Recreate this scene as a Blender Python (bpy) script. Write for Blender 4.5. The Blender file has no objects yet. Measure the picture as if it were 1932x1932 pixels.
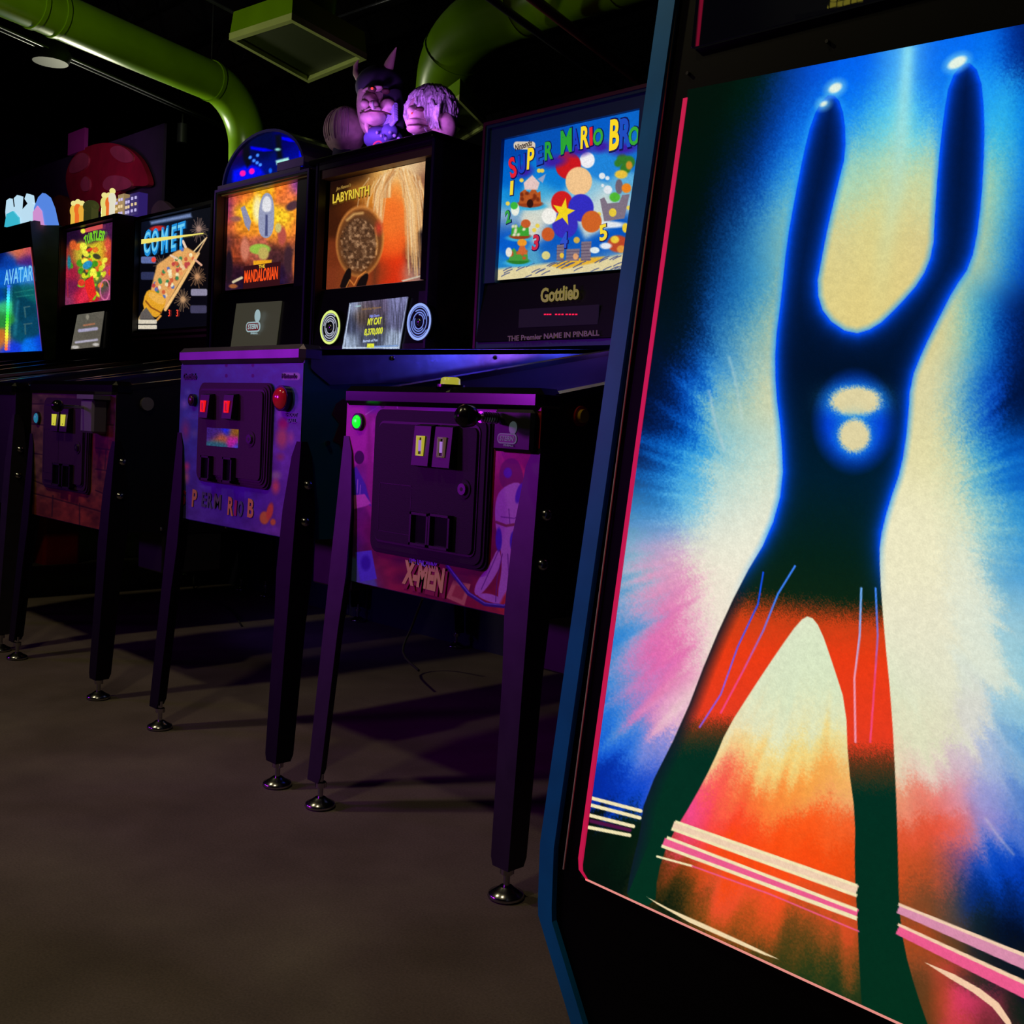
import bpy, math, random
import numpy as np
from mathutils import Vector, Matrix, Euler

random.seed(7)
SC = bpy.context.scene
COL = SC.collection
PI = math.pi

# ------------------------------------------------------------------ camera
F_PX, PP_Y, YAW, PITCH, ROLL, CAM_Z = 2020.1, 929.7, 0.7833, 0.0568, 0.0513, 0.8475
_fw = np.array([-math.sin(YAW)*math.cos(PITCH), math.cos(YAW)*math.cos(PITCH), -math.sin(PITCH)])
_r = np.array([math.cos(YAW), math.sin(YAW), 0.0]); _u = np.cross(_r, _fw)
_R = math.cos(ROLL)*_r + math.sin(ROLL)*_u
_U = -math.sin(ROLL)*_r + math.cos(ROLL)*_u
CAM_O = np.array([0, 0, CAM_Z])
cam_data = bpy.data.cameras.new('camera')
cam = bpy.data.objects.new('camera', cam_data); COL.objects.link(cam)
cam_data.sensor_width = 36; cam_data.sensor_fit = 'HORIZONTAL'
cam_data.lens = F_PX/1932*36
cam_data.shift_y = -(966-PP_Y)/1932
cam_data.clip_start = 0.02; cam_data.clip_end = 60
m = Matrix(((_R[0], _U[0], -_fw[0], 0), (_R[1], _U[1], -_fw[1], 0), (_R[2], _U[2], -_fw[2], CAM_Z), (0, 0, 0, 1)))
cam.matrix_world = m
SC.camera = cam

def _ray(x, y): return _fw + _R*((x-966)/F_PX) - _U*((y-PP_Y)/F_PX)
def at(x, y, Y):            # photo point -> point on the vertical plane Y (where the thing stands)
    d = _ray(x, y); p = CAM_O + d*(Y/d[1]); return float(p[0]), float(p[2])
def at_z(x, y, Z):
    d = _ray(x, y); p = CAM_O + d*((Z-CAM_Z)/d[2]); return float(p[0]), float(p[1])
def at_x(x, y, X):
    d = _ray(x, y); p = CAM_O + d*(X/d[0]); return float(p[1]), float(p[2])
def trace(P):               # world points (n,3) -> where they were traced on the photo (n,2)
    Q = P - CAM_O; d = Q @ _fw
    return np.stack([966 + F_PX*(Q @ _R)/d, PP_Y - F_PX*(Q @ _U)/d], 1)

# ------------------------------------------------------------------ world, exposure
w = bpy.data.worlds.new('world'); SC.world = w; w.use_nodes = True
w.node_tree.nodes['Background'].inputs[0].default_value = (0.35, 0.2, 0.9, 1)
w.node_tree.nodes['Background'].inputs[1].default_value = 0.0012
SC.view_settings.view_transform = 'Standard'; SC.view_settings.look = 'None'
SC.view_settings.exposure = 0; SC.view_settings.gamma = 1
SC.view_settings.use_curve_mapping = False
SC.cycles.max_bounces = 6; SC.cycles.sample_clamp_indirect = 3

def area(name, loc, target, color, energy, sx, sy=None, spread=180):
    l = bpy.data.lights.new(name, 'AREA'); l.color = color; l.energy = energy
    l.shape = 'RECTANGLE'; l.size = sx; l.size_y = sy or sx; l.spread = math.radians(spread)
    o = bpy.data.objects.new(name, l); COL.objects.link(o); o.location = loc
    d = Vector(target)-Vector(loc); o.rotation_euler = d.to_track_quat('-Z', 'Y').to_euler()
    return o
def spot(name, loc, target, color, energy, angle, blend=.5, size=.05):
    l = bpy.data.lights.new(name, 'SPOT'); l.color = color; l.energy = energy
    l.spot_size = math.radians(angle); l.spot_blend = blend; l.shadow_soft_size = size
    o = bpy.data.objects.new(name, l); COL.objects.link(o); o.location = loc
    d = Vector(target)-Vector(loc); o.rotation_euler = d.to_track_quat('-Z', 'Y').to_euler()
    return o

# warm ceiling downlights over the aisle
spot('aisle_downlight', (-3.4, -0.6, 3.6), (-2.6, 0.2, 0), (1.0, .87, .44), 72, 110, .7, .10)
spot('aisle_downlight', (-1.3, -0.2, 3.6), (-1.6, 0.5, 0), (1.0, .84, .48), 40, 100, .8, .10)
# violet black-light fixtures across the aisle, they face the fronts of the row
area('blacklight', (-5.6, -1.1, 1.35), (-3.2, 1.4, .95), (.46, .02, 1.0), 1.7, .7, .35, 60)
area('blacklight', (-3.75, -1.4, 1.25), (-1.95, 1.4, .75), (.58, .02, .95), 2.1, .5, .35, 38)
# unseen lamps without fixtures, added to brighten the painted ducts
spot('duct_fill', (-7.2, 3.05, 2.2), (-6.1, 2.8, 2.95), (1.0, 1.0, .7), 70, 130, .6, .10)
spot('duct_fill', (-3.6, .2, 2.55), (-6.05, 2.7, 2.95), (1.0, 1.0, .7), 85, 32, .6, .10)
spot('duct_fill', (-4.6, 1.2, 1.9), (-4.3, 3.4, 2.8), (1.0, .95, .75), 24, 80, .8, .08)
# violet wash on the far wall
spot('wall_light', (-7.6, 2.6, 2.5), (-8.6, 3.66, 2.6), (.75, .2, .8), 5, 120, .8, .2)
spot('wall_light', (-3.6, 1.9, .45), (-3.4, 2.84, .45), (.2, .12, 1.0), 1.8, 140, .8, .1)

# ------------------------------------------------------------------ materials
def lin(c):
    c = np.asarray(c, dtype=np.float64)/255.0
    return np.where(c <= .04045, c/12.92, ((c+.055)/1.055)**2.4)
def lc(r, g, b): return tuple(float(v) for v in lin((r, g, b)))
_mats = {}
def mat(name, rgb=(.5, .5, .5), rough=.5, metal=0, emit=None, strength=1, noise=0, scale=8, coat=0, bump=0, spec=.5, trans=0):
    if name in _mats: return _mats[name]
    M = bpy.data.materials.new(name); M.use_nodes = True; nt = M.node_tree
    b = nt.nodes['Principled BSDF']
    b.inputs['Base Color'].default_value = (*rgb, 1); b.inputs['Roughness'].default_value = rough
    b.inputs['Metallic'].default_value = metal; b.inputs['Coat Weight'].default_value = coat
    b.inputs['Coat Roughness'].default_value = .05
    b.inputs['Specular IOR Level'].default_value = spec
    b.inputs['Transmission Weight'].default_value = trans
    if emit:
        b.inputs['Emission Color'].default_value = (*emit, 1); b.inputs['Emission Strength'].default_value = strength
    if noise or bump:
        tc = nt.nodes.new('ShaderNodeTexCoord'); n = nt.nodes.new('ShaderNodeTexNoise')
        n.inputs['Scale'].default_value = scale; n.inputs['Detail'].default_value = 6
        nt.links.new(tc.outputs['Object'], n.inputs['Vector'])
        if noise:
            mr = nt.nodes.new('ShaderNodeMapRange'); mr.inputs['From Min'].default_value = .3; mr.inputs['From Max'].default_value = .7
            mr.inputs['To Min'].default_value = 1-noise; mr.inputs['To Max'].default_value = 1+noise
            nt.links.new(n.outputs['Fac'], mr.inputs['Value'])
            vm = nt.nodes.new('ShaderNodeVectorMath'); vm.operation = 'SCALE'; vm.inputs[0].default_value = rgb
            nt.links.new(mr.outputs['Result'], vm.inputs['Scale'])
            nt.links.new(vm.outputs[0], b.inputs['Base Color'])
        if bump:
            bp = nt.nodes.new('ShaderNodeBump'); bp.inputs['Strength'].default_value = bump; bp.inputs['Distance'].default_value = .004
            nt.links.new(n.outputs['Fac'], bp.inputs['Height']); nt.links.new(bp.outputs['Normal'], b.inputs['Normal'])
    if emit: M.cycles.emission_sampling = 'NONE'
    _mats[name] = M; return M
def art_mat(name, lit=False, strength=1.0, gloss=.1):
    """art printed per point: back-lit (gives off light) or plain printed"""
    if name in _mats: return _mats[name]
    M = bpy.data.materials.new(name); M.use_nodes = True; nt = M.node_tree
    b = nt.nodes['Principled BSDF']; a = nt.nodes.new('ShaderNodeVertexColor'); a.layer_name = 'art'
    b.inputs['Roughness'].default_value = gloss
    if lit:
        b.inputs['Base Color'].default_value = (.004, .004, .004, 1)
        b.inputs['Specular IOR Level'].default_value = .25
        nz = nt.nodes.new('ShaderNodeTexNoise'); nz.inputs['Scale'].default_value = 900; tc = nt.nodes.new('ShaderNodeTexCoord')
        nt.links.new(tc.outputs['Object'], nz.inputs['Vector'])
        mr = nt.nodes.new('ShaderNodeMapRange'); mr.inputs['To Min'].default_value = .95*strength; mr.inputs['To Max'].default_value = 1.05*strength
        nt.links.new(nz.outputs['Fac'], mr.inputs['Value'])
        nt.links.new(a.outputs['Color'], b.inputs['Emission Color']); nt.links.new(mr.outputs['Result'], b.inputs['Emission Strength'])
        M.cycles.emission_sampling = 'NONE'
    else:
        nt.links.new(a.outputs['Color'], b.inputs['Base Color'])
    _mats[name] = M; return M

BLACK = mat('black_gloss', (.003, .003, .004), .2, noise=.2)
SATIN = mat('black_satin', (.005, .005, .0065), .45, noise=.25, scale=30)
DOORM = mat('textured_black_door', (.012, .010, .014), .55, noise=.12, scale=400, bump=.08, spec=.2)
CHROME = mat('chrome', (.42, .42, .45), .2, 1, noise=.1)
STEEL = mat('brushed_steel', (.50, .48, .50), .26, 1, noise=.15, scale=40, bump=.05)
LEGM = mat('leg_metal', (.03, .024, .04), .42, .3, noise=.2, scale=20)
LEGC = mat('leg_chrome', (.35, .34, .38), .18, 1, noise=.15, scale=20)
LIME = mat('lime_paint', (.17, .36, .001), .30, noise=.12, scale=5)
LIMEP = mat('pale_lime_paint', (.50, .62, .16), .4, noise=.08, scale=6)
RUBBER = mat('rubber', (.02, .02, .02), .7, noise=.2)
def glow(name, rgb, s=1): return mat(name, (.02, .02, .02), .3, emit=lc(*rgb), strength=s)

# ------------------------------------------------------------------ mesh builder
class MB:
    def __init__(s): s.v = []; s.f = []; s.mi = []; s.ms = []; s.sm = []
    def _m(s, m):
        if m not in s.ms: s.ms.append(m)
        return s.ms.index(m)
    def add(s, vs, fs, m, smooth=False):
        o = len(s.v); s.v += [tuple(v) for v in vs]
        k = s._m(m)
        for f in fs: s.f.append([i+o for i in f]); s.mi.append(k); s.sm.append(smooth)
    def box(s, a, b, m, M=None, bev=0):
        x0, x1 = sorted((a[0], b[0])); y0, y1 = sorted((a[1], b[1])); z0, z1 = sorted((a[2], b[2]))
        e = min(bev, (x1-x0)*.45, (y1-y0)*.45, (z1-z0)*.45)
        if e <= 0:
            vs = [(x, y, z) for x in (x0, x1) for y in (y0, y1) for z in (z0, z1)]
            fs = [(0, 1, 3, 2), (4, 6, 7, 5), (0, 4, 5, 1), (2, 3, 7, 6), (0, 2, 6, 4), (1, 5, 7, 3)]
        else:
            vs = []; idx = {}
            for ix, x in enumerate((x0, x1)):
                for iy, y in enumerate((y0, y1)):
                    for iz, z in enumerate((z0, z1)):
                        sx, sy, sz = (1 if ix == 0 else -1), (1 if iy == 0 else -1), (1 if iz == 0 else -1)
                        idx[ix, iy, iz, 0] = len(vs); vs.append((x, y+sy*e, z+sz*e))
                        idx[ix, iy, iz, 1] = len(vs); vs.append((x+sx*e, y, z+sz*e))
                        idx[ix, iy, iz, 2] = len(vs); vs.append((x+sx*e, y+sy*e, z))
            I = idx; fs = []
            for i in (0, 1):
                fs.append((I[i, 0, 0, 0], I[i, 1, 0, 0], I[i, 1, 1, 0], I[i, 0, 1, 0]))
                fs.append((I[0, i, 0, 1], I[1, i, 0, 1], I[1, i, 1, 1], I[0, i, 1, 1]))
                fs.append((I[0, 0, i, 2], I[1, 0, i, 2], I[1, 1, i, 2], I[0, 1, i, 2]))
            for i in (0, 1):
                for j in (0, 1):
                    fs.append((I[i, j, 0, 0], I[i, j, 1, 0], I[i, j, 1, 1], I[i, j, 0, 1]))
                    fs.append((I[i, 0, j, 0], I[i, 1, j, 0], I[i, 1, j, 2], I[i, 0, j, 2]))
                    fs.append((I[0, i, j, 1], I[1, i, j, 1], I[1, i, j, 2], I[0, i, j, 2]))
            for i in (0, 1):
                for j in (0, 1):
                    for k in (0, 1): fs.append((I[i, j, k, 0], I[i, j, k, 1], I[i, j, k, 2]))
        if M is not None: vs = [tuple(M @ Vector(v)) for v in vs]
        s.add(vs, fs, m)
    def prism(s, pts, fn, t0, t1, m, smooth=False):
        """closed outline pts (2d) swept from t0 to t1; fn(a,b,t)->xyz"""
        n = len(pts)
        vs = [fn(a, b, t0) for a, b in pts]+[fn(a, b, t1) for a, b in pts]
        fs = [tuple(range(n)), tuple(range(2*n-1, n-1, -1))]
        s.add(vs, fs, m)
        s.add(vs, [(i, (i+1) % n, n+(i+1) % n, n+i) for i in range(n)], m, smooth)
    def tube(s, pts, r, m, n=12, cap=True):
        pts = [Vector(p) for p in pts]; rs = r if isinstance(r, (list, tuple)) else [r]*len(pts)
        vs = []; prev = None
        for i, p in enumerate(pts):
            t = (pts[min(i+1, len(pts)-1)]-pts[max(i-1, 0)]).normalized()
            if prev is None: a = t.orthogonal().normalized()
            else: a = (prev-t*prev.dot(t)).normalized()
            prev = a; b = t.cross(a)
            for k in range(n):
                an = 2*PI*k/n; vs.append(p+(a*math.cos(an)+b*math.sin(an))*rs[i])
        fs = [(i*n+k, i*n+(k+1) % n, (i+1)*n+(k+1) % n, (i+1)*n+k) for i in range(len(pts)-1) for k in range(n)]
        s.add(vs, fs, m, True)
        if cap:
            L = (len(pts)-1)*n
            s.add(vs[:n], [tuple(range(n-1, -1, -1))], m); s.add(vs[L:], [tuple(range(n))], m)
    def ball(s, c, r, m, n=16, k=10, dent=None):
        rx, ry, rz = r if isinstance(r, (tuple, list)) else (r, r, r)
        vs = []
        for i in range(k+1):
            th = PI*i/k
            for j in range(n):
                ph = 2*PI*j/n
                d = Vector((math.sin(th)*math.cos(ph), math.sin(th)*math.sin(ph), math.cos(th)))
                q = 1 if dent is None else dent(d)
                vs.append((c[0]+rx*d.x*q, c[1]+ry*d.y*q, c[2]+rz*d.z*q))
        fs = [(i*n+j, i*n+(j+1) % n, (i+1)*n+(j+1) % n, (i+1)*n+j) for i in range(k) for j in range(n)]
        s.add(vs, fs, m, True)
    def build(s, name, parent=None, loc=None):
        me = bpy.data.meshes.new(name); me.from_pydata(s.v, [], s.f)
        for m_ in s.ms: me.materials.append(m_)
        me.polygons.foreach_set('material_index', s.mi); me.polygons.foreach_set('use_smooth', s.sm)
        me.validate(); me.update()
        o = bpy.data.objects.new(name, me); COL.objects.link(o)
        if parent: o.parent = parent
        if loc: o.location = loc
        return o
def rrect(x0, z0, x1, z1, r, n=5):
    out = []
    for cx, cz, a0 in ((x1-r, z1-r, 0), (x0+r, z1-r, PI/2), (x0+r, z0+r, PI), (x1-r, z0+r, 1.5*PI)):
        for k in range(n+1):
            a = a0+PI/2*k/n; out.append((cx+r*math.cos(a), cz+r*math.sin(a)))
    return out
XZ = lambda a, b, t: (a, t, b)
YZ = lambda a, b, t: (t, a, b)
XY = lambda a, b, t: (a, b, t)
def circ(cx, cz, r, n=24, rz=None): return [(cx+r*math.cos(2*PI*k/n), cz+(rz or r)*math.sin(2*PI*k/n)) for k in range(n)]
def thing(name, label, cat, loc=(0, 0, 0), group=None):
    o = bpy.data.objects.new(name, None); COL.objects.link(o); o.location = loc; o.empty_display_size = .1
    o['label'] = label; o['category'] = cat
    if group: o['group'] = group
    return o
def tag(o, label, cat, group=None):
    o['label'] = label; o['category'] = cat
    if group: o['group'] = group
    return o
def struct(o): o['kind'] = 'structure'; return o

# text as flat lettering -------------------------------------------------
def text_mesh(mb, txt, size, m, M, shear=0, bold=.02, width=None, extrude=.0006, align='CENTER'):
    c = bpy.data.curves.new('t', 'FONT'); c.body = txt; c.size = size; c.extrude = extrude; c.offset = bold*size
    c.align_x = align; c.align_y = 'CENTER'; c.shear = shear; c.resolution_u = 3
    o = bpy.data.objects.new('t', c); COL.objects.link(o)
    bpy.context.view_layer.update()
    me = o.to_mesh()
    xs = [v.co.x for v in me.vertices]
    k = 1
    if width and xs: k = width/max(1e-6, max(xs)-min(xs))
    vs = [tuple(M @ Vector((v.co.x*k, v.co.y, v.co.z))) for v in me.vertices]
    fs = [tuple(p.vertices) for p in me.polygons]
    mb.add(vs, fs, m)
    o.to_mesh_clear(); bpy.data.objects.remove(o); bpy.data.curves.remove(c)
def face_M(x, y, z, rot=0, tilt=0):
    """lettering stands on a plane facing -Y"""
    return Matrix.Translation((x, y, z)) @ Matrix.Rotation(tilt, 4, 'X') @ Matrix.Rotation(PI/2, 4, 'X') @ Matrix.Rotation(rot, 4, 'Z')

# ------------------------------------------------------------------ painting printed art
def vnoise(x, y, seed=0):
    rs = np.random.RandomState(seed); g = rs.rand(256, 256).astype(np.float32)
    xi = np.floor(x).astype(int); yi = np.floor(y).astype(int); fx = x-xi; fy = y-yi
    fx = fx*fx*(3-2*fx); fy = fy*fy*(3-2*fy)
    a = g[xi & 255, yi & 255]; b = g[(xi+1) & 255, yi & 255]; c = g[xi & 255, (yi+1) & 255]; d = g[(xi+1) & 255, (yi+1) & 255]
    return (a*(1-fx)+b*fx)*(1-fy)+(c*(1-fx)+d*fx)*fy
def fbm(x, y, seed=0, o=3):
    r = 0; a = .5
    for k in range(o): r = r+a*vnoise(x*2**k, y*2**k, seed+k); a /= 2
    return r/(1-.5**o)
class Art:
    """colours (sRGB 0..255) at the points T (n,2), T in the trace's own units"""
    def __init__(s, T, base=(0, 0, 0)):
        s.x = T[:, 0].astype(np.float32); s.y = T[:, 1].astype(np.float32)
        s.c = np.tile(np.array(base, np.float32), (len(s.x), 1))
    def field(s, pts, sig=30, wx=0, wy=0, sy=None, shear=None):
        P = np.array([p[:2] for p in pts], np.float32); C = np.array([p[2:5] for p in pts], np.float32)
        X = s.x+wx; Y = s.y+wy; ry = 1.0 if sy is None else (sig/sy)**2
        if shear is not None: X = X+shear(X, Y); P[:, 0] += shear(P[:, 0], P[:, 1])
        for i in range(0, len(X), 60000):
            d = (X[i:i+60000, None]-P[None, :, 0])**2+ry*(Y[i:i+60000, None]-P[None, :, 1])**2
            wt = np.exp(-d/(2*sig*sig))+1e-3/(1+(d/(sig*sig))**2)
            s.c[i:i+60000] = (wt @ C)/wt.sum(1, keepdims=True)
        return s
    def blend(s, a, col, idx=None):
        a = np.clip(a, 0, 1)[:, None]; col = np.asarray(col, np.float32)
        if idx is None: s.c = s.c*(1-a)+col*a
        else: s.c[idx] = s.c[idx]*(1-a)+col*a
    def ell(s, cx, cy, rx, ry, col, f=1.5, rot=0, op=1):
        R_ = max(rx, ry)+f*3
        i = np.nonzero((abs(s.x-cx) < R_) & (abs(s.y-cy) < R_))[0]
        if not len(i): return s
        c, n = math.cos(rot), math.sin(rot); dx = s.x[i]-cx; dy = s.y[i]-cy
        u = (dx*c+dy*n)/rx; v = (-dx*n+dy*c)/ry; q = np.sqrt(u*u+v*v)
        s.blend(op*(.5-(q-1)*min(rx, ry)/f), col, i); return s
    def sdf(s, poly, pad=40, close=True):
        P = np.array(poly, np.float32)
        i = np.nonzero((s.x > P[:, 0].min()-pad) & (s.x < P[:, 0].max()+pad) & (s.y > P[:, 1].min()-pad) & (s.y < P[:, 1].max()+pad))[0]
        x = s.x[i]; y = s.y[i]; d = np.full(len(i), 1e9, np.float32); ins = np.zeros(len(i), bool)
        n = len(P)
        for k in range(n if close else n-1):
            a = P[k]; b = P[(k+1) % n]; e = b-a
            t = np.clip(((x-a[0])*e[0]+(y-a[1])*e[1])/max(1e-6, e @ e), 0, 1)
            d = np.minimum(d, np.hypot(x-a[0]-t*e[0], y-a[1]-t*e[1]))
            if close:
                cr = (a[1] > y) != (b[1] > y)
                if abs(e[1]) > 1e-6: ins ^= cr & (x < (y-a[1])*e[0]/e[1]+a[0])
        return i, np.where(ins, -d, d) if close else d
    def poly(s, P, col, f=1.2, op=1):
        i, d = s.sdf(P, f*3)
        if len(i): s.blend(op*(.5-d/f), col, i)
        return s
    def line(s, P, w_, col, f=1.2, op=1):
        i, d = s.sdf(P, w_+f*3, False)
        if len(i): s.blend(op*(.5-(d-w_/2)/f), col, i)
        return s
    def speckle(s, amt, sc=.4, seed=3):
        n = vnoise(s.x*sc, s.y*sc, seed)-.5; s.c = s.c*(1+amt*n[:, None]); return s
def smooth_poly(P, it=2):
    for _ in range(it):
        Q = []
        for k in range(len(P)):
            a = P[k]; b = P[(k+1) % len(P)]
            Q += [(a[0]*.75+b[0]*.25, a[1]*.75+b[1]*.25), (a[0]*.25+b[0]*.75, a[1]*.25+b[1]*.75)]
        P = Q
    return P
def printed_panel(name, corners, step, paint, m, parent=None, thick=.003, off=(0, 0, 0)):
    """corners TL,TR,BR,BL in world; front carries the print, with a rim and a back"""
    TL, TR, BR, BL = [np.array(c, float) for c in corners]
    nx = max(2, int(np.linalg.norm(TR-TL)/step)); nz = max(2, int(np.linalg.norm(BL-TL)/step))
    u = np.linspace(0, 1, nx+1); v = np.linspace(0, 1, nz+1); U_, V_ = np.meshgrid(u, v); U_ = U_.ravel()[:, None]; V_ = V_.ravel()[:, None]
    P = TL*(1-U_)*(1-V_)+TR*U_*(1-V_)+BR*U_*V_+BL*(1-U_)*V_
    nrm = np.cross(BL-TL, TR-TL); nrm = nrm/np.linalg.norm(nrm)
    T = trace(P)
    A = Art(T); paint(A)
    col = lin(np.clip(A.c, 0, 255)).astype(np.float32)
    off = np.array(off, float)
    n = len(P); back = np.array([TL, TR, BR, BL])-nrm*thick
    V = np.concatenate([P, back])-off
    g = np.arange(n).reshape(nz+1, nx+1)
    q = np.stack([g[:-1, :-1], g[1:, :-1], g[1:, 1:], g[:-1, 1:]], -1).reshape(-1, 4)
    c0, c1, c2, c3 = g[0, 0], g[0, -1], g[-1, -1], g[-1, 0]
    extra = np.array([[n, n+1, n+2, n+3], [c0, c1, n+1, n], [c1, c2, n+2, n+1], [c2, c3, n+3, n+2], [c3, c0, n, n+3]])
    Fq = np.concatenate([q, extra]).astype(np.int32)
    me = bpy.data.meshes.new(name)
    me.vertices.add(len(V)); me.vertices.foreach_set('co', V.astype(np.float32).ravel())
    me.loops.add(Fq.size); me.loops.foreach_set('vertex_index', Fq.ravel())
    me.polygons.add(len(Fq)); me.polygons.foreach_set('loop_start', np.arange(0, Fq.size, 4, dtype=np.int32))
    me.update(calc_edges=True); me.validate()
    at_ = me.color_attributes.new('art', 'FLOAT_COLOR', 'POINT')
    full = np.ones((len(V), 4), np.float32); full[:n, :3] = col; full[n:, :3] = .003
    at_.data.foreach_set('color', full.ravel())
    me.materials.append(m)
    o = bpy.data.objects.new(name, me); COL.objects.link(o)
    if parent: o.parent = parent
    return o
LIT = art_mat('backlit_print', True)
PRINT = art_mat('printed_panel_art', False, gloss=.35)
exec_parts = []

# ------------------------------------------------------------------ room
def concrete():
    M = bpy.data.materials.new('polished_concrete'); M.use_nodes = True; nt = M.node_tree; b = nt.nodes['Principled BSDF']
    tc = nt.nodes.new('ShaderNodeTexCoord'); n1 = nt.nodes.new('ShaderNodeTexNoise'); n2 = nt.nodes.new('ShaderNodeTexNoise'); n3 = nt.nodes.new('ShaderNodeTexNoise')
    n1.inputs['Scale'].default_value = 1.7; n1.inputs['Detail'].default_value = 5; n1.inputs['Distortion'].default_value = .6
    n2.inputs['Scale'].default_value = 240; n2.inputs['Detail'].default_value = 3
    n3.inputs['Scale'].default_value = 6.0; n3.inputs['Detail'].default_value = 8
    for n in (n1, n2, n3): nt.links.new(tc.outputs['Object'], n.inputs['Vector'])
    r = nt.nodes.new('ShaderNodeValToRGB'); r.color_ramp.elements[0].position = .3; r.color_ramp.elements[1].position = .72
    r.color_ramp.elements[0].color = (.135, .108, .085, 1); r.color_ramp.elements[1].color = (.21, .18, .145, 1)
    e = r.color_ramp.elements.new(.52); e.color = (.175, .140, .125, 1)
    nt.links.new(n1.outputs['Fac'], r.inputs['Fac'])
    mx = nt.nodes.new('ShaderNodeMath'); mx.operation = 'MULTIPLY_ADD'; mx.inputs[1].default_value = .8; mx.inputs[2].default_value = .6
    nt.links.new(n2.outputs['Fac'], mx.inputs[0])
    m3 = nt.nodes.new('ShaderNodeMath'); m3.operation = 'MULTIPLY_ADD'; m3.inputs[1].default_value = .7; m3.inputs[2].default_value = .65
    nt.links.new(n3.outputs['Fac'], m3.inputs[0])
    mm = nt.nodes.new('ShaderNodeMath'); mm.operation = 'MULTIPLY'; nt.links.new(mx.outputs[0], mm.inputs[0]); nt.links.new(m3.outputs[0], mm.inputs[1])
    vm = nt.nodes.new('ShaderNodeVectorMath'); vm.operation = 'SCALE'; nt.links.new(r.outputs['Color'], vm.inputs[0]); nt.links.new(mm.outputs[0], vm.inputs['Scale'])
    nt.links.new(vm.outputs[0], b.inputs['Base Color']); b.inputs['Roughness'].default_value = .7; b.inputs['Specular IOR Level'].default_value = .2
    return M
mb = MB(); mb.box((-14, -4.5, -.1), (3.5, 8, 0), concrete()); struct(mb.build('floor'))
WALLP = mat('dark_violet_wall', (.035, .03, .075), .8, noise=.2, scale=2)
WALLD = mat('dark_wall', (.02, .018, .03), .85, noise=.2, scale=2)
CEIL = mat('black_ceiling', (.006, .006, .007), .9, noise=.2)
mb = MB(); mb.box((-14, -4.5, 4.2), (3.5, 8, 4.3), CEIL); struct(mb.build('ceiling'))
mb = MB(); mb.box((-14, 7.9, 0), (3.5, 8, 4.2), WALLD); struct(mb.build('wall_far'))
mb = MB(); mb.box((-14, -4.5, 0), (-13.9, 8, 4.2), WALLP); struct(mb.build('wall_left'))
mb = MB(); mb.box((3.4, -4.5, 0), (3.5, 8, 4.2), WALLD); struct(mb.build('wall_right'))
mb = MB(); mb.box((-14, -4.5, 0), (3.5, -4.4, 4.2), WALLD); struct(mb.build('wall_front'))
mb = MB(); mb.box((-5.55, 2.84, 0), (1.4, 2.94, 1.35), mat('dark_blue_wall', (.03, .026, .08), .8, noise=.2, scale=2)); struct(mb.build('wall_back'))
# violet stretch of wall at the far left, behind the row
mb = MB(); mb.box((-13.9, 3.72, 0), (-7.45, 3.74, 2.95), mat('violet_wall', (.06, .03, .11), .8, noise=.25, scale=3)); struct(mb.build('wall_side'))
for k in range(7):
    mb = MB(); y = .8+k*1.0
    mb.box((-12, y, 3.85), (2.5, y+.05, 3.87), SATIN); mb.box((-12, y, 4.17), (2.5, y+.05, 4.19), SATIN)
    for i in range(24):
        x = -11.9+i*.6
        mb.tube([(x, y+.025, 3.87), (x+.3, y+.025, 4.17), (x+.6, y+.025, 3.87)], .008, SATIN, 6)
    o = struct(mb.build('trim_%d' % (k+1)))

# ------------------------------------------------------------------ big arcade cabinet with the back-lit side panel
Y0 = 1.12
tc_ = thing('arcade_cabinet', 'tall black arcade cabinet with blue edging and a huge glowing blue and orange panel', 'arcade cabinet', (-.60, Y0, 0))
LOC = np.array([-.60, Y0, 0])
def L(x, y, z): return (x-LOC[0], y-LOC[1], z-LOC[2])
def AT(px, py): return at(px, py, Y0)
p_top = AT(1253, 0); p_mid = AT(1028, 1590); p_mid2 = AT(1024, 1700); p_low = AT(1088, 1932)
dx = (p_top[0]-p_mid[0])/(p_top[1]-p_mid[1])
top = (p_mid[0]+dx*(1.85-p_mid[1]), 1.85)
sl = (p_low[0]-p_mid2[0])/(p_low[1]-p_mid2[1])
flo = (p_low[0]+sl*(0-p_low[1]), 0.0)
outline = [flo, p_mid2, p_mid, top, (-.12, 1.85), (-.12, 0)]
mb = MB()
mb.prism([(a-LOC[0], b) for a, b in outline], XZ, 0.004, .62, mat('black_laminate', (.003, .003, .004), .45, noise=.2, spec=.12))
body = mb.build('cabinet_body', tc_)
# blue edging follows the left outline
def band(path, w_, y0, y1, m, name, parent):
    mb = MB(); n = len(path); inn = []
    for i, (x, z) in enumerate(path): inn.append((x+w_, z))
    for i in range(n-1):
        q = [path[i], path[i+1], inn[i+1], inn[i]]
        mb.prism([(a-LOC[0], b) for a, b in q], XZ, y0, y1, m)
    return mb.build(name, parent)
BLUE = mat('blue_edge_paint', (.0, .26, .75), .4, noise=.12, scale=14)
c0 = (p_mid[0]-.001, p_mid[1]+.02); c1 = (p_mid2[0]+.001, p_mid2[1]-.02)
pathb = [(flo[0]-.004, 0.0), (c1[0]-.003, c1[1]), (p_mid2[0]-.004, p_mid2[1]), (p_mid[0]-.004, p_mid[1]), (top[0]-.004, 1.85)]
edge = band(pathb, .027, -.006, .02, BLUE, 'edge_molding', tc_); edge['label'] = 'blue edge molding'
pw0 = AT(1214, 487); pw1 = AT(1063, 1640)
dw = (pw0[0]-pw1[0])/(pw0[1]-pw1[1])
sp = [(pw1[0], pw1[1]), (pw1[0]+dw*(1.45-pw1[1]), 1.45)]
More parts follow.
